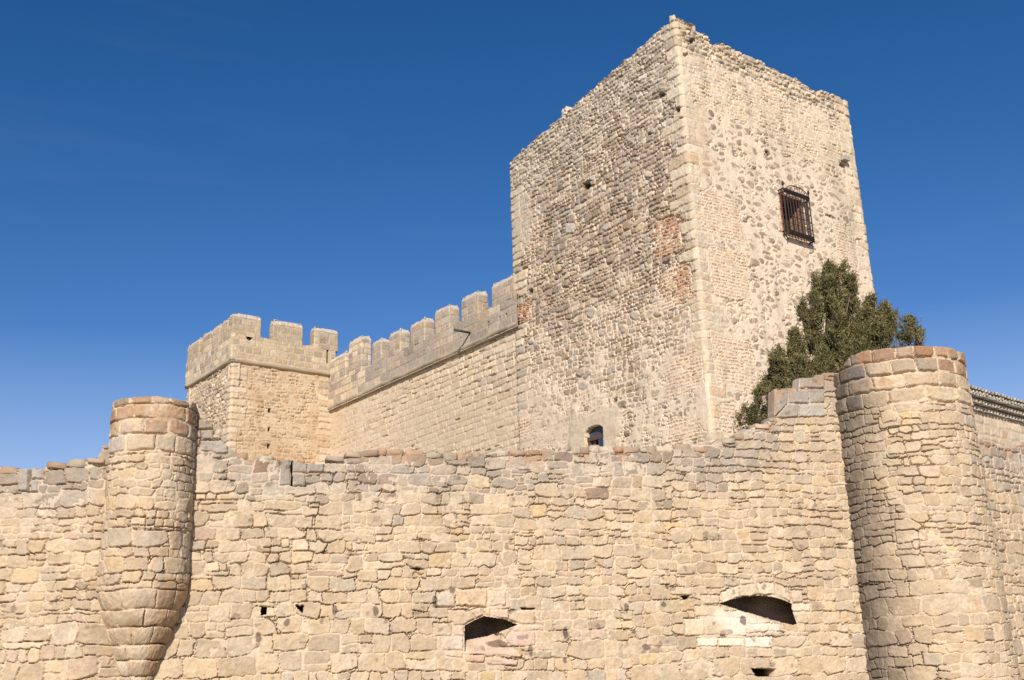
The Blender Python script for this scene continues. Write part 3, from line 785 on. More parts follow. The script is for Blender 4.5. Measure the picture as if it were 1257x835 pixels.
# ================================================================== OUTER WALL (three stretches) and TURRETS
def front_palette(top):
    def pal(u, v, r):
        d = top(u)-v
        if d < .22: return pick(r, GREYTOP+LICHEN, .10)
        if d < 1.1 and r.random() < .75*(1-sstep(.3, 1.1, d)): return pick(r, GREYTOP, .09)
        return pick(r, BUFF, .07)
    return pal
def rubble_wall(M, u0, u1, z0, z1, rng, pal, top, hs=(.15, .40), msplit=.40):
    M.lay(courses(u0, u1, z0, z1, rng, (.05, .11), (.9, 2.6), .22, 0, .5, .02), pal, (.008, .030), top=top, gap=.006, r=.014, tilt=.05)
    mid = z0 + (z1-z0)*msplit
    M.lay(patchwork(u0, u1, z0, mid+.1, rng, (.14, .35), (.8, 1.9), .14, .22, .65, .03, .38, seg=(2.5, 7)), pal, (.028, .046), top=top, gap=.006, r=.007, tilt=.022, soft=.005)
    M.lay(patchwork(u0, u1, mid, z1+.3, rng, (.11, .26), (.85, 2.1), .18, .22, .7, .03, .42, seg=(2.5, 7)), pal, (.026, .048), top=top, gap=.008, r=.007, tilt=.028, soft=.005)
def weather(M, top, seed, blotch=True, z0=1.0):
    def fn(u, v, H, RGB):
        g = fbm(M.us, M.vs, .9, 4, seed)
        tt = np.array([top(x) for x in M.us])[None, :]
        d = tt - v
        w = (.50*(1-sstep(.25, 1.3, d+.35*g)) + .10*sstep(.1, .6, g))[..., None]
        lum = RGB.mean(-1, keepdims=True)
        RGB = RGB*(1-w) + w*lum*np.array([.95, .85, .725], np.float32)
        # orange lichen on the wall head
        l = (sstep(.05, .35, fbm(M.us, M.vs, .35, 3, seed+3))*(1-sstep(.12, .34, d)))[..., None]*.65
        RGB = RGB*(1-l) + l*np.array([.42, .265, .16], np.float32)
        if blotch:
            s = fbm(M.us, M.vs, .16, 3, seed+5); k = sstep(.50, .62, s)[..., None]*.55
            RGB = RGB*(1-k) + k*np.array([.17, .13, .10], np.float32)
        return RGB
    M.tint(fn)
mort_lv = lambda M, sd: (.021 + .0145*fbm(M.us, M.vs, 1.1, 3, sd)).astype(np.float32)

du = .0105
fp = FW.pts([(243, 505), (247, 513), (262, 526), (270, 540), (285, 549), (300, 561), (345, 565), (385, 566), (400, 564), (428, 557), (470, 554), (500, 554), (560, 560), (600, 555), (700, 552), (800, 550), (872, 550), (885, 541), (905, 537), (925, 526), (940, 518), (949, 513), (950, 479), (979, 478), (980, 460), (1012, 460)])
fp = [(uL-.2, fp[0][1])] + fp + [(uR+.2, fp[-1][1])]
ftop = profile(fp)
Wm = Masonry(uL-.05, uR-.6, 1.15, 7.75, du, 500, warp=(.024, .012))
rw = np.random.default_rng(21)
rubble_wall(Wm, uL-.1, uR-.5, 1.0, 7.8, rw, front_palette(ftop), ftop)
def W(l): return hull(FW.pts(l))
DG = (.39, .335, .27)
for l, c in (([(345, 564), (357, 565), (357, 597), (343, 597)], DG), ([(359.5, 565), (378, 565), (378, 580), (359.5, 580)], (.40, .36, .30)), ([(359.5, 581), (376, 581), (376, 597), (359.5, 597)], DG), ([(378, 566), (397, 567), (397, 580), (379, 580)], (.38, .34, .29)),
             ([(951, 513), (951, 479), (966, 479), (966, 512)], (.37, .34, .30)), ([(967, 479), (993, 479), (993, 495), (967, 495)], (.40, .36, .31)), ([(994, 478), (1012, 478), (1012, 495), (994, 495)], (.38, .34, .29)), ([(967, 496), (980, 496), (980, 512), (951, 513)], (.40, .34, .27)), ([(980, 496), (1012, 496), (1012, 512), (980, 512)], (.48, .44, .38)), ([(981, 461), (1012, 461), (1012, 477), (981, 477)], (.42, .34, .27)),
             ([(247, 528), (262, 528), (262, 541), (247, 541)], (.40, .33, .26)), ([(244, 515), (262, 515), (262, 527), (244, 527)], (.42, .32, .23)), ([(246, 542), (262, 542), (280, 542), (280, 556), (246, 556)], (.45, .40, .34))):
    Wm.put(W(l), c, .05, gap=.010, r=.02, tilt=.01, soft=.02)
PINK = (.62, .465, .36)
V1 = [[(551, 750), (575, 750), (582, 760), (569, 768), (552, 767)], [(576, 750), (590, 746), (594, 755), (583, 760)], [(594, 745), (602, 745), (603, 758), (596, 756)], [(603, 749), (625, 748), (624, 759), (604, 758)], [(627, 750), (656, 750), (657, 767), (637, 766), (625, 760)], [(634, 768), (667, 768), (667, 775), (628, 775)], [(556, 769), (569, 769), (569, 781), (556, 781)], [(543, 782), (568.5, 782), (568.5, 799), (543, 799)], [(546, 800), (568, 800), (568, 808), (546, 806)], [(533, 764), (555, 764), (555, 781), (533, 781)], [(626, 776), (656, 776), (656, 793), (614, 793)]]
for l in V1: Wm.put(W(l), pick(rw, [(3, PINK), (2, (.63, .50, .385)), (1, (.60, .47, .33))], .04), .05, gap=.010, r=.022, tilt=.01, soft=.015)
for l, c in (([(560, 724), (597, 724), (597, 745), (560, 745)], (.61, .45, .30)), ([(599, 726), (621, 726), (621, 744), (599, 744)], (.63, .51, .37)), ([(536, 726), (558, 726), (558, 746), (536, 746)], (.60, .50, .38))): Wm.put(W(l), c, .05, gap=.012, r=.03)
for l, c in (([(570, 803), (595, 804), (594, 814), (571, 813)], (.60, .42, .32)), ([(596, 806), (636, 810), (635, 817), (596, 816)], PINK)): Wm.put(W(l), c, .065, gap=.008, r=.02, tilt=.01)
CH = (.66, .555, .41)
V2 = [[(860, 730), (883, 730), (882, 741), (860, 742)], [(884, 727), (905, 719), (907, 733), (886, 741)], [(906, 718), (928, 716), (928, 731), (908, 733)], [(929, 715), (950, 716), (951, 731), (930, 730)], [(952, 716), (968, 722), (970, 740), (954, 732)], [(969, 724), (984, 726), (984, 740), (972, 741)], [(972, 742), (993, 741), (993, 751), (972, 752)], [(974, 753), (990, 752), (992, 765), (979, 765)], [(852, 744), (884, 744), (886, 757), (852, 757)], [(838, 760), (863, 760), (863, 780), (840, 780)], [(864, 759), (897, 759), (897, 780), (864, 780)], [(898, 760), (915, 760), (915, 780), (898, 780)]]
for l in V2: Wm.put(W(l), pick(rw, [(3, CH), (2, (.62, .505, .365)), (1, (.59, .48, .34))], .04), .05, gap=.009, r=.022, tilt=.01, soft=.015)
for l in ([(855, 783), (880, 783), (880, 794), (855, 794)], [(881, 783), (913, 783), (913, 794), (881, 794)], [(914, 782), (947, 782), (947, 795), (914, 795)]): Wm.put(W(l), (.74, .68, .56), .05, gap=.007, r=.02, tilt=.01)
Wm.put(W([(948, 783), (991, 782), (985, 792), (975, 796), (948, 794)]), (.56, .45, .32), .05)
Wm.smear(W([(884, 742), (930, 756), (962, 764), (955, 782), (890, 782), (862, 756)]), (.77, .71, .60), .055, .14, .9)
# the embrasures themselves
b1 = FW.uv(570, 803)[1]
Wm.hole(W([(569.5, 802), (574, 785), (592, 780), (603, 780), (616, 777), (640, 806)]), .0, (.62, .46, .355), slope=lambda u, v: .05-.85*np.clip(v-b1, 0, 1), blend=.8)
Wm.hole(W([(614, 793), (612, 777), (636, 767), (655, 777), (650, 793)]), 0, None, slope=lambda u, v: .035+0*u)
for l in ([(569.5, 800), (569.5, 768), (582, 761), (594, 756), (603, 758.5), (620, 760), (636, 767), (622, 772), (612, 777), (603, 780.5), (592, 781), (574, 786)],):
    # non-convex: as two convex pieces
    Wm.hole(W([(569.5, 768), (582, 761), (594, 756), (603, 758.5), (620, 760), (636, 767), (612, 777), (603, 780.5), (592, 781), (574, 786), (569.5, 786)]), 1.1, cut=True, warp=False)
    Wm.hole(W([(569.5, 802), (569.5, 784), (575, 784), (571.5, 800)]), .8, cut=True, warp=False)
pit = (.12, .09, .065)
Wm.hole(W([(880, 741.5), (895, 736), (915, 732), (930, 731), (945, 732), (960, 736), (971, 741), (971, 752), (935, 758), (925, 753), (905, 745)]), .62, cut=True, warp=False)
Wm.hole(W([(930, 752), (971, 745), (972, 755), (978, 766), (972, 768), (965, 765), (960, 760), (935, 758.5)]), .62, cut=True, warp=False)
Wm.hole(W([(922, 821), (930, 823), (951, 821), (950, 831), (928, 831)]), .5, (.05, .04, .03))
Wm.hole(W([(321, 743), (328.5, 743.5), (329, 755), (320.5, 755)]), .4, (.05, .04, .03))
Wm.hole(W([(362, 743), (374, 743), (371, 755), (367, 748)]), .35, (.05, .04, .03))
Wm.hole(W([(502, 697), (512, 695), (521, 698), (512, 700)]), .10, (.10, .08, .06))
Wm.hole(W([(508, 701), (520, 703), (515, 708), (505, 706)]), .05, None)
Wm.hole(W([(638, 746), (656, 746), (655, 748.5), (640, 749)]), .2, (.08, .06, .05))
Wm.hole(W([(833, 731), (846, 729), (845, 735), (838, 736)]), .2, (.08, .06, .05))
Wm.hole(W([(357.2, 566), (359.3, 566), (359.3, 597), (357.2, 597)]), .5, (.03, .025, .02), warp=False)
for (x, y, w, h) in ((768, 745, 5, 9), (818, 719, 4, 6), (814, 742, 5, 5), (777, 775, 4, 4), (792, 794, 8, 6), (694, 779, 5, 8), (911, 762, 7, 9), (461, 750, 5, 9), (534, 737, 5, 9), (535, 744, 5, 5), (555, 725, 5, 6), (693, 810, 4, 6), (353, 763, 5, 6), (318, 782, 5, 10), (411, 749, 5, 9), (612, 790, 18, 7), (650, 798, 4, 10), (693, 775, 5, 9)):
    u, z = FW.uv(x, y); 
    def spot(H, RGB, u=u, z=z, w=w*.0105, h=h*.0095):
        b = Wm.box([(u-w*2, z-h*2), (u+w*2, z+h*2)], .02)
        if b is None: return H, RGB
        i0, i1, j0, j1 = b
        d = ((Wm.U[j0:j1, i0:i1]-u)/w)**2 + ((Wm.V[j0:j1, i0:i1]-z)/h)**2 + .5*fbm(Wm.us[i0:i1], Wm.vs[j0:j1], .06, 2, int(x*7))
        k = (1-sstep(.7, 1.3, d))[..., None]*.8
        RGB[j0:j1, i0:i1] = RGB[j0:j1, i0:i1]*(1-k) + k*np.array([.13, .095, .075], np.float32)
        return H, RGB
    Wm.post.append(spot)
weather(Wm, ftop, 540)
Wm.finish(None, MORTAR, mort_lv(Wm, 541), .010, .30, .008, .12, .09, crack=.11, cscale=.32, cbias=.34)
b, n = straight(FW, Wm.us)
ow = empty('outer_wall', FW.at(6, 0)); tag(ow, 'low rubble stone outer wall with two arched openings, between the two round turrets', 'stone wall')
wt = ragged(Wm, ftop, .085, .30, 61)
relief('wall_face', Wm, b, n, wt, MAT_STONE, ow, thick=np.where(Wm.us > 10.6, .30, .75), zlow=-.1, ncap=8, capnoise=.06, seed=8)
# the chambers behind the two arched gun openings: open-fronted stone boxes wider than their mouths
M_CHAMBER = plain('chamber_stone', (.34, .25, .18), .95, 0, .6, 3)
for (x0, y0, x1, y1) in ((569.5, 754, 640, 806), (878, 729, 979, 770)):
    ua, zb_ = FW.uv(x0, y1); ub, zt_ = FW.uv(x1, y0); ua -= .35; ub += .45; zb_ -= .15; zt_ += .22
    hb = MB(); o1 = -.10; dp = .62; Lb = ub-ua; hh_ = zt_-zb_
    P_ = lambda u, z, o: np.array(FW.at(u, z, o))
    hb.quadbox(P_(ua, zb_, -dp), FW.t*Lb, -FW.n*.05, (0, 0, hh_))
    hb.quadbox(P_(ua-.05, zb_, -dp), FW.t*.05, FW.n*(dp+o1), (0, 0, hh_)).quadbox(P_(ub, zb_, -dp), FW.t*.05, FW.n*(dp+o1), (0, 0, hh_))
    hb.quadbox(P_(ua, zt_, -dp), FW.t*Lb, FW.n*(dp+o1), (0, 0, .05)).quadbox(P_(ua, zb_-.05, -dp), FW.t*Lb, FW.n*(dp+o1), (0, 0, .05))
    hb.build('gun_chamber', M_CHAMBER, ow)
# loose cap stones bedded on the wall head
def capstones(plane, top, ua, ub, seed, parent, pal, step=(.14, .38), hh=(.08, .15), skip=.25, depth=.5, name='coping', e=.30):
    rng = np.random.default_rng(seed); Vs = []; Fs = []; Cs = []; u = ua; nb = 0
    n_ = 7
    while u < ub:
        w = rng.uniform(*step); h = rng.uniform(*hh)
        if rng.random() > skip:
            c = pick(rng, pal, .1); zc = top(u+w/2) - .085; d = rng.uniform(.6, 1)*depth; o = rng.uniform(-.02, .05)
            lump = 1 + rng.normal(0, .07, (3, 12)); slope = rng.normal(0, .12)
            for i in range(n_+1):
                for k in range(12):
                    th = 6.2832*k/12; ph = math.pi*i/n_ - math.pi/2
                    sx = math.copysign(abs(math.cos(ph))**e*abs(math.cos(th))**e, math.cos(th)); sy = math.copysign(abs(math.cos(ph))**e*abs(math.sin(th))**e, math.sin(th)); sz_ = math.copysign(abs(math.sin(ph))**e, math.sin(ph))
                    f = lump[min(2, i*3//(n_+1)), k]
                    q = plane.P + plane.t*(u+w/2+sx*w/2*f*.97) + plane.n*(o+.04-d/2+sy*d/2*f)
                    Vs.append((q[0], q[1], zc + h/2 + sz_*h*.62*f + slope*sx*w/2*.5)); kk = rng.uniform(.88, 1.1); Cs.append(tuple(x*kk for x in c))
            for i in range(n_):
                for k in range(12):
                    a = nb+i*12+k; b2 = nb+i*12+(k+1) % 12; Fs.append((a, b2, b2+12, a+12))
            nb += (n_+1)*12
        u += w*1.01
    return mesh_obj(name, Vs, Fs, MAT_STONE, parent, Cs)
capstones(FW, ftop, FW.uv(290, 556)[0], FW.uv(345, 565)[0], 71, ow, GREYTOP+LICHEN, skip=.05)
capstones(FW, ftop, FW.uv(400, 563)[0], FW.uv(945, 516)[0], 72, ow, GREYTOP+LICHEN+LICHEN, skip=.12)

# left stretch
lp = WL.pts([(-160, 574), (0, 574), (20, 577), (55, 574), (60, 570), (110, 567), (122, 562), (126, 549), (138, 548)])
ltop = profile(lp + [(0.3, lp[-1][1])])
Lm = Masonry(-5.2, .02, 1.15, 6.3, du, 560, warp=(.024, .012))
rubble_wall(Lm, -5.3, 0, 1.0, 6.4, rw, front_palette(ltop), ltop)
for l, c in (([(24, 575), (36, 575), (36, 604), (22, 604)], (.41, .37, .32)), ([(38.5, 574), (56, 574), (56, 588), (38.5, 588)], (.44, .40, .34)), ([(38.5, 589), (48, 589), (48, 604), (38.5, 604)], (.41, .38, .33))):
    Lm.put(hull(WL.pts(l)), c, .05, gap=.01, r=.02, tilt=.01)
Lm.hole(hull(WL.pts([(36.3, 575), (38.4, 575), (36.5, 605), (34.2, 605)])), .4, (.03, .025, .02), warp=False)
weather(Lm, ltop, 580)
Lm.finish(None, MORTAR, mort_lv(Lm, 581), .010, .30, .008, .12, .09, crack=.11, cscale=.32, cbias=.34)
b, n = straight(WL, Lm.us)
b = b - n*(.38*sstep(-.78, -.12, Lm.us))[:, None]      # the wall runs back to the foot of the corbel
lw = empty('outer_wall', WL.at(-2.5, 0)); tag(lw, 'rubble stone outer wall left of the slim round turret, with a narrow slit at its top', 'stone wall')
relief('wall_face', Lm, b, n, ragged(Lm, ltop, .04, .3, 62), MAT_STONE, lw, thick=.7, zlow=-.1, ncap=8, capnoise=.05, seed=9)
capstones(WL, ltop, -5.1, WL.uv(22, 575)[0], 73, lw, GREYTOP+LICHEN, hh=(.05, .11), skip=.3)
capstones(WL, ltop, WL.uv(58, 574)[0], -.95, 74, lw, GREYTOP+LICHEN, hh=(.05, .13), skip=.15)
# right stretch
rp = WR.pts([(1190, 535), (1206, 541), (1222, 546), (1230, 549), (1257, 549), (1400, 560)])
rtopf = profile([(0, 6.7)] + rp)
Rm = Masonry(.0, 9.5, 1.15, 7.0, du*1.4, 590, warp=(.024, .012))
rubble_wall(Rm, .2, 9.6, 1.0, 7.0, rw, front_palette(rtopf), rtopf)
weather(Rm, rtopf, 596)
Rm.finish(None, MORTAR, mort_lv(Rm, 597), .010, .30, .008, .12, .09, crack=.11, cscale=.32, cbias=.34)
b, n = straight(WR, Rm.us)
rwl = empty('outer_wall', WR.at(4, 0)); tag(rwl, 'rubble stone outer wall right of the thick round turret, below the tiled roof', 'stone wall')
relief('wall_face', Rm, b, n, ragged(Rm, rtopf, .05, .3, 63), MAT_STONE, rwl, thick=.7, zlow=-.1, ncap=8, capnoise=.05, seed=10)
capstones(WR, rtopf, 2.6, 9.2, 75, rwl, GREYTOP+LICHEN+LICHEN, skip=.3)

def turret(cxy, R, a0, a1, facing, z0, z1, seed, parent, tint, fill, top, off=None, thick=.5, zlow=None, mort=MORTAR, lv=None):
    us = None
    L = R*math.radians(a1-a0)
    M = Masonry(0, L, z0, z1, du, seed, warp=(.024, .011))
    fill(M, L)
    if tint: M.tint(lambda u, v, H, RGB: tint(M, u, v, H, RGB))
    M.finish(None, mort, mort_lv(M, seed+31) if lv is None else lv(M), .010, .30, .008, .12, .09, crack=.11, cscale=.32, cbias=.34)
    th = np.radians(facing + a0 + np.degrees(M.us/R))      # azimuth; grows to the viewer's left, so run it backwards
    th = np.radians(facing) - (M.us/R + math.radians(a0))
    nrm = np.stack([np.sin(th), np.cos(th)], 1); base = np.array(cxy[:2])[None] + nrm*R
    tt = ragged(M, top, .03, .4, seed+7)
    return M, relief('wall_face', M, base, nrm, tt, MAT_STONE, parent, off=off, thick=thick, zlow=zlow, ncap=6, capnoise=.05, seed=seed)
# thick right turret
RR = 1.43
tr = empty('round_turret', (float(cR[0]), float(cR[1]), 0)); tag(tr, 'thick round stone turret on the right with grey weathered left side and reddish top stones', 'turret')
def fillR(M, L):
    rng = np.random.default_rng(31)
    pal = lambda u, v, r: pick(r, (BUFF if r.random() > .8*(1-sstep(.9, 2.0, u)) else GREYTOP), .07)
    rubble_wall(M, 0, L, 1.0, 7.3, rng, pal, None, (.16, .4))
    z = 6.72
    for k, h in enumerate((.32, .30, .30, .26)):
        u = -rng.random()*.3
        while u < L:
            w = rng.uniform(.38, .72)*(.8 if k == 3 else 1)
            g = u < 2.1
            c = pick(rng, (GREYTOP+[(2, (.30, .27, .24))]) if g else (BUFF[:4] if k < 2 else (LICHEN+BUFF[:3] if k == 2 else LICHEN+LICHEN+[(1, (.5, .4, .28))])), .08)
            M.put(rough_block(u, z, w, h, rng, .05, .3), c, rng.uniform(.03, .06), gap=.014, r=.045, tilt=.03, soft=.03); u += w
        z += h
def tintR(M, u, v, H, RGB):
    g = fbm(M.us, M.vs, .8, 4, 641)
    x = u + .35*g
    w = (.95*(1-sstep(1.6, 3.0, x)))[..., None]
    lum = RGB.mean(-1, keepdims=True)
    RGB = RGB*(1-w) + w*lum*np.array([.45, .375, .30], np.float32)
    l = (sstep(.0, .3, fbm(M.us, M.vs, .3, 3, 645))*sstep(6.95, 7.4, v+.15*g)*sstep(1.5, 2.2, u))[..., None]*.75
    return RGB*(1-l) + l*np.array([.40, .225, .12], np.float32)
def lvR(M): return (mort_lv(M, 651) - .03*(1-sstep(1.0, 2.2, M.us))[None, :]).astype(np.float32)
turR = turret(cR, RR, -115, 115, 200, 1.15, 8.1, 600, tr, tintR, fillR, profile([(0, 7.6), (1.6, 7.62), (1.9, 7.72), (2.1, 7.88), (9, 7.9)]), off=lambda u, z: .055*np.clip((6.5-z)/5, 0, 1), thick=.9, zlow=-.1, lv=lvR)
# slim left turret on a stepped corbel
RL = .70
tl = empty('round_turret', (float(cL[0]), float(cL[1]), 1.2)); tag(tl, 'slim round stone turret on the left, carried by a stepped corbel that narrows downwards', 'turret')
ring_z = [1.10, 1.40, 1.68, 1.95, 2.20, 2.45, 2.72, 3.0, 3.3]
ring_r = [.17, .17, .18, .23, .32, .41, .51, .61, .70]
def fillL(M, L):
    rng = np.random.default_rng(33)
    rubble_wall(M, 0, L, 3.3, 6.0, rng, lambda u, v, r: pick(r, BUFF, .07), None)
    for i in range(len(ring_z)-1):
        u = -rng.random()*.4; f = RL/ring_r[i+1]
        while u < L:
            w = rng.uniform(.34, .62)*f
            M.put(rect(u, ring_z[i]+.004, w, ring_z[i+1]-ring_z[i]-.008), pick(rng, BUFF[:4]+[(2, (.62, .53, .40))], .05), .03, gap=.014, r=.012, tilt=.008, soft=.01); u += w
    z = 5.60
    for k, h in enumerate((.30, .27, .25, .15)):
        u = -rng.random()*.3
        while u < L:
            w = rng.uniform(.28, .52)
            c = pick(rng, BUFF[:4]+[(2, (.50, .44, .36))] if k < 1 else (LICHEN+BUFF[:4]+BUFF[:2] if k < 2 else LICHEN+LICHEN+BUFF[:2]), .08)
            M.put(rough_block(u, z, w, h, rng, .03, .2), c, rng.uniform(.03, .045), gap=.012, r=.03, tilt=.02); u += w
        z += h
def tintL(M, u, v, H, RGB):
    g = fbm(M.us, M.vs, .6, 4, 741)
    l = (sstep(.0, .3, fbm(M.us, M.vs, .3, 3, 745))*sstep(5.95, 6.2, v+.12*g))[..., None]*.55
    RGB = RGB*(1-l) + l*np.array([.42, .24, .12], np.float32)
    w = (.40*sstep(.1, .5, g)*(v > 3.3)*sstep(1.6, 2.0, u))[..., None]      # patchy darker ochre tone towards the right
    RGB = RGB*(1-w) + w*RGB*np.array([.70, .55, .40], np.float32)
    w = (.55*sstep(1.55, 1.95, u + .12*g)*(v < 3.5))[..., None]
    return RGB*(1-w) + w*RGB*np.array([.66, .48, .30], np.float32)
def offL(u, z):
    z = np.asarray(z); rr = np.full(np.broadcast(u, z).shape, RL)
    for i in range(len(ring_z)-1):
        a, b2 = ring_z[i], ring_z[i+1]
        t = np.clip((z-a)/(b2-a), 0, 1); lo = ring_r[i]-.03; hi = ring_r[i+1]
        rad = lo + (hi-lo)*(.25*t + .75*np.sin(np.clip(t*1.1, 0, 1)*math.pi/2)**.8)
        k = (z >= a) & (z < b2); rr = np.where(np.broadcast_to(k, rr.shape), np.broadcast_to(rad, rr.shape), rr)
    rr = np.where(np.broadcast_to(z, rr.shape) < ring_z[0], ring_r[0]-.03, rr)
    return (rr-RL)*1.0 - .02*np.clip((z-5.0)/1.5, 0, 1)
turL = turret(cL, RL, -118, 118, 164, .95, 6.62, 700, tl, tintL, fillL, profile([(0, 6.52), (1.2, 6.55), (1.32, 6.55), (9, 6.53)]), off=offL, thick=.5, zlow=-.1)
# dry grass on the turret heads: small clumps, one object per head
def tuft(name, cx, cy, z, R, n, seed, label):
    rng = np.random.default_rng(seed); Vs = []; Fs = []
    for i in range(n):
        a = rng.uniform(0, 6.28); r = R*math.sqrt(rng.random()); x = cx+r*math.cos(a); y = cy+r*math.sin(a); h = rng.uniform(.05, .16); w = .006
        dx, dy = rng.normal(0, .05, 2); t = rng.uniform(0, 3.14); c, s = math.cos(t)*w, math.sin(t)*w; b = len(Vs)
        Vs += [(x-c, y-s, z), (x+c, y+s, z), (x+dx, y+dy, z+h)]; Fs.append((b, b+1, b+2))
    o = mesh_obj(name, Vs, Fs, plain('dry_grass_blades', (.42, .35, .20), .9), None); tag(o, label, 'grass', kind='stuff')
tuft('dry_grass', cL[0], cL[1], 6.50, .60, 260, 3, 'sparse dry grass growing on the head of the slim left turret')

# ================================================================== TILED BUILDING far right
d = ray(1190, 480); Bp = O + d*(40/math.hypot(d[0], d[1])); BW = Plane((Bp[0], Bp[1], 0), 49, 139)
tb = empty('tiled_building', BW.at(4, 4.0)); tag(tb, 'low stone building with a tiled eave behind the outer wall at the far right', 'building')
Bm = Masonry(-3, 10, 7.5, 10.15, .035, 800, warp=(.024, .011))
Bm.lay(courses(-3, 10, 7.4, 10.3, rw, (.22, .36), (1.2, 2.6), .06, .1, .3, .01), lambda u, v, r: pick(r, ASHLAR, .05), (.02, .05), gap=.02, r=.03)
Bm.finish(None, (.62, .52, .39), .015, .02, .5, .008, .2, .09)
b, n = straight(BW, Bm.us)
relief('wall', Bm, b, n, np.full(Bm.nu, 10.1), MAT_FAR, tb, thick=.4, zlow=3.5)
def tiles(name, rows, parent, mat, pitch=.235):
    Vs = []; Fs = []; Cs = []; rng = np.random.default_rng(6)
    for (z, o0, o1, rise, up, shift) in rows:
        u = -3.0+shift
        while u < 10:
            c = np.array(pick(rng, [(3, (.50, .45, .38)), (2, (.44, .40, .34)), (1, (.54, .45, .36)), (1, (.55, .52, .47))], .1)); nb = len(Vs)
            jz = rng.normal(0, .008); jo = rng.normal(0, .012); r0 = pitch*.50
            for oo, zz in ((o1+jo, z+jz), (o0, z+rise+jz)):
                for rr in (r0, r0-.022):
                    for k in range(9):
                        t = math.pi*k/8
                        q = BW.P + BW.t*(u+rr*math.cos(t)) + BW.n*oo
                        Vs.append((q[0], q[1], zz + (rr*math.sin(t) if up else -rr*math.sin(t))*.8)); Cs.append(tuple(c))
            for k in range(8):
                A = nb+k
                Fs += [(A, A+1, A+19, A+18), (A+9, A+27, A+28, A+10), (A, A+9, A+10, A+1), (A+18, A+19, A+28, A+27)]
            u += pitch
    return mesh_obj(name, Vs, Fs, mat, parent, Cs)
tiles('eave_tiles', [(10.16, -.1, .16, .03, False, 0), (10.36, -.1, .30, .03, False, .118), (10.56, -.1, .44, .03, False, 0)], tb, MAT_FAR)
sl = MB()
for z, o in ((10.18, .10), (10.38, .24), (10.58, .38)):
    q = BW.P + BW.t*(-3) + BW.n*(-.2); sl.quadbox((q[0], q[1], z), BW.t*13, BW.n*(o+.2), (0, 0, .05))
sl.build('eave_courses', plain('eave_mortar', (.50, .44, .35), .9), tb)
tiles('tiled_roof', [(10.66, -2.6, .50, .98, True, 0.06)] + [(10.62, -2.6, .46, .98, False, .178)], tb, MAT_FAR)

# ================================================================== VEGETATION
def leaf_mat(name, c, c2):
    m = bpy.data.materials.new(name); m.use_nodes = True; nt = m.node_tree; N = nt.nodes
    b = N['Principled BSDF']; b.inputs['Roughness'].default_value = .75; b.inputs['Specular IOR Level'].default_value = .15
    a = N.new('ShaderNodeVertexColor'); a.layer_name = 'tint'; nt.links.new(a.outputs['Color'], b.inputs['Base Color'])
    return m
M_LEAF = leaf_mat('juniper_foliage', None, None)
M_BARK = plain('juniper_bark', (.14, .10, .07), .9)
def plumes(name, spec, parent, seed, dens=1.0):
    """spec: (base, tip, radius): each plume is a tapering mass of small upswept sprays"""
    rng = np.random.default_rng(seed); Vs = []; Cs = []
    for (b, t, R, n) in spec:
        b = np.array(b); t = np.array(t); ax = t-b; Ln = np.linalg.norm(ax); ax = ax/Ln
        s1 = np.cross(ax, (0.3, .9, .1)); s1 /= np.linalg.norm(s1); s2 = np.cross(ax, s1)
        for q in range(max(3, int(n*dens/26))):
            h = rng.random()**.8*.97
            rad = R*(1-h)**1.0
            a = rng.uniform(0, 6.2832); out = s1*math.cos(a)+s2*math.sin(a)
            c0 = b + ax*Ln*h + out*rad*rng.uniform(.25, .95)
            d0 = ax*rng.uniform(1.0, 1.6) + out*rng.uniform(.2, .8)*(1-.6*h) + rng.normal(0, .12, 3); d0 /= np.linalg.norm(d0)
            l0 = rng.uniform(.26, .56)*(1-.35*h); tb = rng.uniform(.78, 1.2)
            for i in range(26):
                tt = rng.random()**.8
                c = c0 + d0*l0*tt + rng.normal(0, .09*(1-tt)+.015, 3)
                dirn = d0 + rng.normal(0, .45, 3); dirn /= np.linalg.norm(dirn)
                tone = tb*rng.uniform(.75, 1.25)*(.62+.5*tt)
                cc = np.array([.185, .165, .066])*tone if rng.random() < .7 else np.array([.245, .195, .09])*tone
                if rng.random() < .15: cc = np.array([.10, .105, .05])*tone
                for k in range(9):
                    p = c + dirn*rng.uniform(-.04, .12) + rng.normal(0, .022, 3)
                    d = dirn + rng.normal(0, .5, 3); d /= np.linalg.norm(d); w = np.cross(d, rng.normal(0, 1, 3)); w = w/(np.linalg.norm(w)+1e-6)*rng.uniform(.009, .018)
                    l = rng.uniform(.04, .10)
                    Vs += [p-w, p+w, p+d*l]; Cs += [cc, cc, cc*1.12]
    F_ = np.arange(len(Vs)).reshape(-1, 3)
    return mesh_obj(name, np.array(Vs), F_, M_LEAF, parent, np.array(Cs), smooth=False)
def at(x, y, D):
    d = ray(x, y); return O + d*(D/math.hypot(d[0], d[1]))
jt_ = empty('juniper_tree', tuple(at(1020, 560, 30)*np.array([1, 1, 0])+np.array([0, 0, 4.0])))
tag(jt_, 'dark green conical juniper tree behind the outer wall in front of the keep', 'tree')
sp_ = []
def pl(x0, y0, x1, y1, R, n, D=30): sp_.append((at(x0, y0, D), at(x1, y1, D), R, n))
pl(1017, 470, 1018, 332, .62, 760); pl(1004, 500, 1000, 368, .50, 520, 29.6); pl(1036, 470, 1044, 346, .46, 520, 30.2); pl(1056, 480, 1067, 372, .50, 560, 29.8)
pl(985, 520, 976, 414, .52, 560, 29.5); pl(965, 530, 955, 432, .42, 380, 29.8); pl(1028, 500, 1030, 388, .62, 560, 29.2); pl(1072, 470, 1087, 380, .44, 460, 30.1); pl(1060, 490, 1054, 408, .6, 520, 29.2)
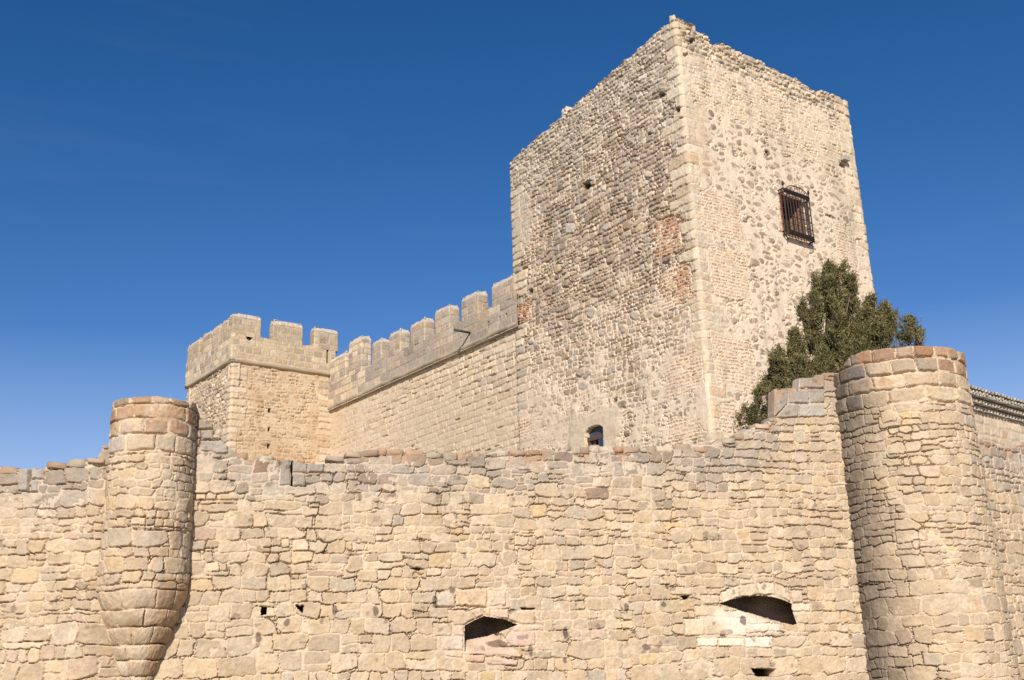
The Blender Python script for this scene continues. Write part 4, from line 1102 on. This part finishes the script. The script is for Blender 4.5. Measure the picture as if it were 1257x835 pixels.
pl(1000, 440, 984, 380, .22, 130, 29.5); pl(1020, 400, 1033, 330, .22, 130, 29.9); pl(1045, 420, 1060, 385, .24, 130, 29.4); pl(975, 480, 951, 440, .24, 140, 29.3); pl(990, 510, 981, 450, .5, 420, 29.0); pl(950, 530, 948, 470, .32, 220, 29.8)
pl(1010, 520, 1012, 440, .8, 700, 29.2); pl(1045, 500, 1042, 430, .7, 560, 29.1); pl(1008, 400, 1004, 345, .2, 90, 30); pl(1030, 390, 1022, 350, .22, 90, 29.7); pl(965, 500, 962, 452, .3, 180, 29.2); pl(1078, 440, 1078, 392, .25, 140, 29.6)
plumes('crown', sp_, jt_, 91, 2.6)
base_ = np.array(at(1020, 560, 30)); zt_ = at(1017, 335, 30)
tk = MB(); tk.tube([(base_[0], base_[1], 4.0), (base_[0], base_[1], 7.5), tuple((base_+zt_)/2+np.array([0, 0, .4])), tuple(zt_)], [.22, .17, .10, .02], 8)
for (x, y) in ((1044, 360), (1067, 385), (1000, 390), (976, 435), (958, 455), (1084, 400)):
    p = at(x, y, 29.8); q = np.array([base_[0], base_[1], max(6.5, p[2]-2.6)]); tk.tube([q, q*.45+p*.55+np.array([0, 0, -.25]), p], [.09, .05, .012], 6)
tk.build('trunk', M_BARK, jt_, True)
def shrub(name, label, group, spec, seed, gx, gy, D, zg=4.0):
    g = at(gx, gy, D); o = empty(name, (g[0], g[1], zg)); tag(o, label, 'shrub', group)
    plumes('foliage', [(at(a, b_, D), at(c, d_, D), R, n) for a, b_, c, d_, R, n in spec], o, seed)
    top = at(spec[0][2], spec[0][3], D)
    MB().tube([(g[0], g[1], zg), (g[0]*.6+top[0]*.4, g[1]*.6+top[1]*.4, (zg+top[2])/2), tuple(top*np.array([1, 1, 1])+np.array([0, 0, -.3]))], [.08, .05, .015], 6).build('stem', M_BARK, o, True)
shrub('juniper_shrub', 'small green juniper shrub above the outer wall, left of the tall juniper tree', None, [(932, 560, 934, 476, .62, 520), (918, 560, 914, 506, .45, 300), (944, 545, 948, 490, .4, 260)], 92, 932, 570, 31)
shrub('juniper_shrub', 'dark green bush peeking over the reddish top of the thick right turret', None, [(1098, 460, 1097, 394, .45, 360), (1114, 460, 1115, 396, .45, 400), (1124, 460, 1126, 402, .3, 180)], 93, 1108, 500, 31)

# ================================================================== GROUND, SKY, LIGHT
def ground():
    xs = np.concatenate([np.linspace(-3000, -60, 12), np.linspace(-50, 60, 90), np.linspace(70, 3000, 12)])
    ys = np.concatenate([np.linspace(-3000, -40, 10), np.linspace(-30, 90, 110), np.linspace(100, 3000, 12)])
    X, Y = np.meshgrid(xs, ys)
    # higher ground inside the enclosure
    def side(pl_): return (X-pl_.P[0])*pl_.n[0] + (Y-pl_.P[1])*pl_.n[1]
    ins = np.minimum(np.minimum(-side(FW), -side(WL)), -side(WR))
    near = np.exp(-((X/120)**2+((Y-40)/120)**2))
    Z = 4.0*sstep(.9, 2.6, ins)*sstep(.05, .5, near) + .12*np.sin(X*.21)*np.cos(Y*.17)
    Z = np.where(ins < .5, .05*np.sin(X*.4)*np.sin(Y*.3), Z)
    i = np.arange(X.size).reshape(X.shape)
    V = np.stack([X, Y, Z], -1)
    Fq = np.stack([i[:-1, :-1].ravel(), i[:-1, 1:].ravel(), i[1:, 1:].ravel(), i[1:, :-1].ravel()], 1)
    m = bpy.data.materials.new('dry_earth_and_grass'); m.use_nodes = True; nt = m.node_tree; N = nt.nodes; b = N['Principled BSDF']; b.inputs['Roughness'].default_value = .95
    tc = N.new('ShaderNodeTexCoord'); n1 = N.new('ShaderNodeTexNoise'); n1.inputs['Scale'].default_value = .35; n1.inputs['Detail'].default_value = 8
    r = N.new('ShaderNodeValToRGB'); r.color_ramp.elements[0].position = .35; r.color_ramp.elements[1].position = .65
    r.color_ramp.elements[0].color = (.16, .14, .07, 1); r.color_ramp.elements[1].color = (.33, .27, .18, 1)
    nt.links.new(tc.outputs['Object'], n1.inputs['Vector']); nt.links.new(n1.outputs['Fac'], r.inputs['Fac']); nt.links.new(r.outputs['Color'], b.inputs['Base Color'])
    o = mesh_obj('ground', V, Fq, m); tag(o, 'dry earth and grass around the castle', None, None, 'structure')
ground()

SUN_AZ, SUN_EL = 184.0, 29.0
w = bpy.data.worlds.new('World'); scene.world = w; w.use_nodes = True
nt = w.node_tree; N = nt.nodes; bg = N['Background']
sky = N.new('ShaderNodeTexSky'); sky.sky_type = 'NISHITA'; sky.sun_disc = False
sky.sun_elevation = math.radians(SUN_EL); sky.sun_rotation = math.radians(SUN_AZ); sky.altitude = 1100; sky.air_density = 1.0; sky.dust_density = .3; sky.ozone_density = 3.0
bg.inputs['Strength'].default_value = .10
# thin high cirrus low in the sky
tc = N.new('ShaderNodeTexCoord'); mp = N.new('ShaderNodeMapping'); mp.inputs['Scale'].default_value = (2.2, 2.2, 16); mp.inputs['Rotation'].default_value = (.05, .10, 0)
nz = N.new('ShaderNodeTexNoise'); nz.inputs['Scale'].default_value = 1.7; nz.inputs['Detail'].default_value = 6; nz.inputs['Roughness'].default_value = .55
rp_ = N.new('ShaderNodeMapRange'); rp_.inputs['From Min'].default_value = .56; rp_.inputs['From Max'].default_value = .85; rp_.inputs['To Min'].default_value = 0; rp_.inputs['To Max'].default_value = .025
hs = N.new('ShaderNodeHueSaturation'); hs.inputs['Saturation'].default_value = 1.10; hs.inputs['Value'].default_value = 1.0
mix = N.new('ShaderNodeMix'); mix.data_type = 'RGBA'
mix.inputs['B'].default_value = (6.5, 7.2, 8.2, 1)
nt.links.new(tc.outputs['Generated'], mp.inputs['Vector']); nt.links.new(mp.outputs[0], nz.inputs['Vector']); nt.links.new(nz.outputs['Fac'], rp_.inputs['Value'])
mlt = N.new('ShaderNodeVectorMath'); mlt.operation = 'MULTIPLY'; mlt.inputs[1].default_value = (.86, .86, .92)
gm = N.new('ShaderNodeGamma'); gm.inputs['Gamma'].default_value = 1.24
nt.links.new(sky.outputs[0], gm.inputs['Color']); nt.links.new(gm.outputs[0], mlt.inputs[0]); nt.links.new(mlt.outputs[0], hs.inputs['Color'])
# polarised deep blue overhead: a per-channel tone curve of the clear sky
sp3 = N.new('ShaderNodeSeparateColor'); cb3 = N.new('ShaderNodeCombineColor'); nt.links.new(hs.outputs[0], sp3.inputs[0])
for ch, e_, k_ in ((0, 1.51, .776), (1, .99, .82), (2, .894, .986)):
    pw = N.new('ShaderNodeMath'); pw.operation = 'POWER'; pw.inputs[1].default_value = e_
    ml = N.new('ShaderNodeMath'); ml.operation = 'MULTIPLY'; ml.inputs[1].default_value = k_
    mn = N.new('ShaderNodeMath'); mn.operation = 'MINIMUM'; mn.inputs[1].default_value = 9.0
    nt.links.new(sp3.outputs[ch], pw.inputs[0]); nt.links.new(pw.outputs[0], ml.inputs[0]); nt.links.new(ml.outputs[0], mn.inputs[0]); nt.links.new(mn.outputs[0], cb3.inputs[ch])
# pale haze low over the horizon
sx3 = N.new('ShaderNodeSeparateXYZ'); nt.links.new(tc.outputs['Generated'], sx3.inputs[0])
hz = N.new('ShaderNodeMapRange'); hz.inputs['From Min'].default_value = .30; hz.inputs['From Max'].default_value = .13; hz.inputs['To Min'].default_value = 0; hz.inputs['To Max'].default_value = .32
nt.links.new(sx3.outputs['Z'], hz.inputs['Value'])
hm = N.new('ShaderNodeMix'); hm.data_type = 'RGBA'; hm.inputs['B'].default_value = (6.4, 8.3, 9.3, 1)
nt.links.new(hz.outputs[0], hm.inputs['Factor']); nt.links.new(cb3.outputs[0], hm.inputs['A']); nt.links.new(hm.outputs['Result'], mix.inputs['A'])
nt.links.new(tc.outputs['Generated'], mp.inputs['Vector']); nt.links.new(mp.outputs[0], nz.inputs['Vector']); nt.links.new(nz.outputs['Fac'], rp_.inputs['Value'])
nt.links.new(rp_.outputs[0], mix.inputs['Factor']); nt.links.new(mix.outputs['Result'], bg.inputs['Color'])

sd = bpy.data.lights.new('sun', 'SUN'); sd.energy = 4.9; sd.angle = math.radians(.53); sd.color = (1.0, .93, .82)
so = bpy.data.objects.new('sun', sd); col.objects.link(so)
from mathutils import Vector, Matrix
sdir = Vector((math.sin(math.radians(SUN_AZ))*math.cos(math.radians(SUN_EL)), math.cos(math.radians(SUN_AZ))*math.cos(math.radians(SUN_EL)), math.sin(math.radians(SUN_EL))))
so.rotation_euler = sdir.to_track_quat('Z', 'Y').to_euler(); so.location = (0, -20, 30)

cd = bpy.data.cameras.new('camera'); cam = bpy.data.objects.new('camera', cd); col.objects.link(cam); scene.camera = cam
cd.sensor_width = 36; cd.lens = F_PX/1257*36; cd.clip_end = 8000; cd.clip_start = .1
Rm_ = Matrix.Rotation(math.pi/2+PITCH, 4, 'X') @ Matrix.Rotation(-ROLL, 4, 'Z')
cam.matrix_world = Matrix.Translation((0, 0, EYE)) @ Rm_

scene.render.engine = 'CYCLES'
scene.view_settings.view_transform = 'Standard'; scene.view_settings.look = 'None'; scene.view_settings.exposure = 0; scene.view_settings.gamma = 1
scene.cycles.use_denoising = False
scene.cycles.max_bounces = 5; scene.cycles.diffuse_bounces = 3
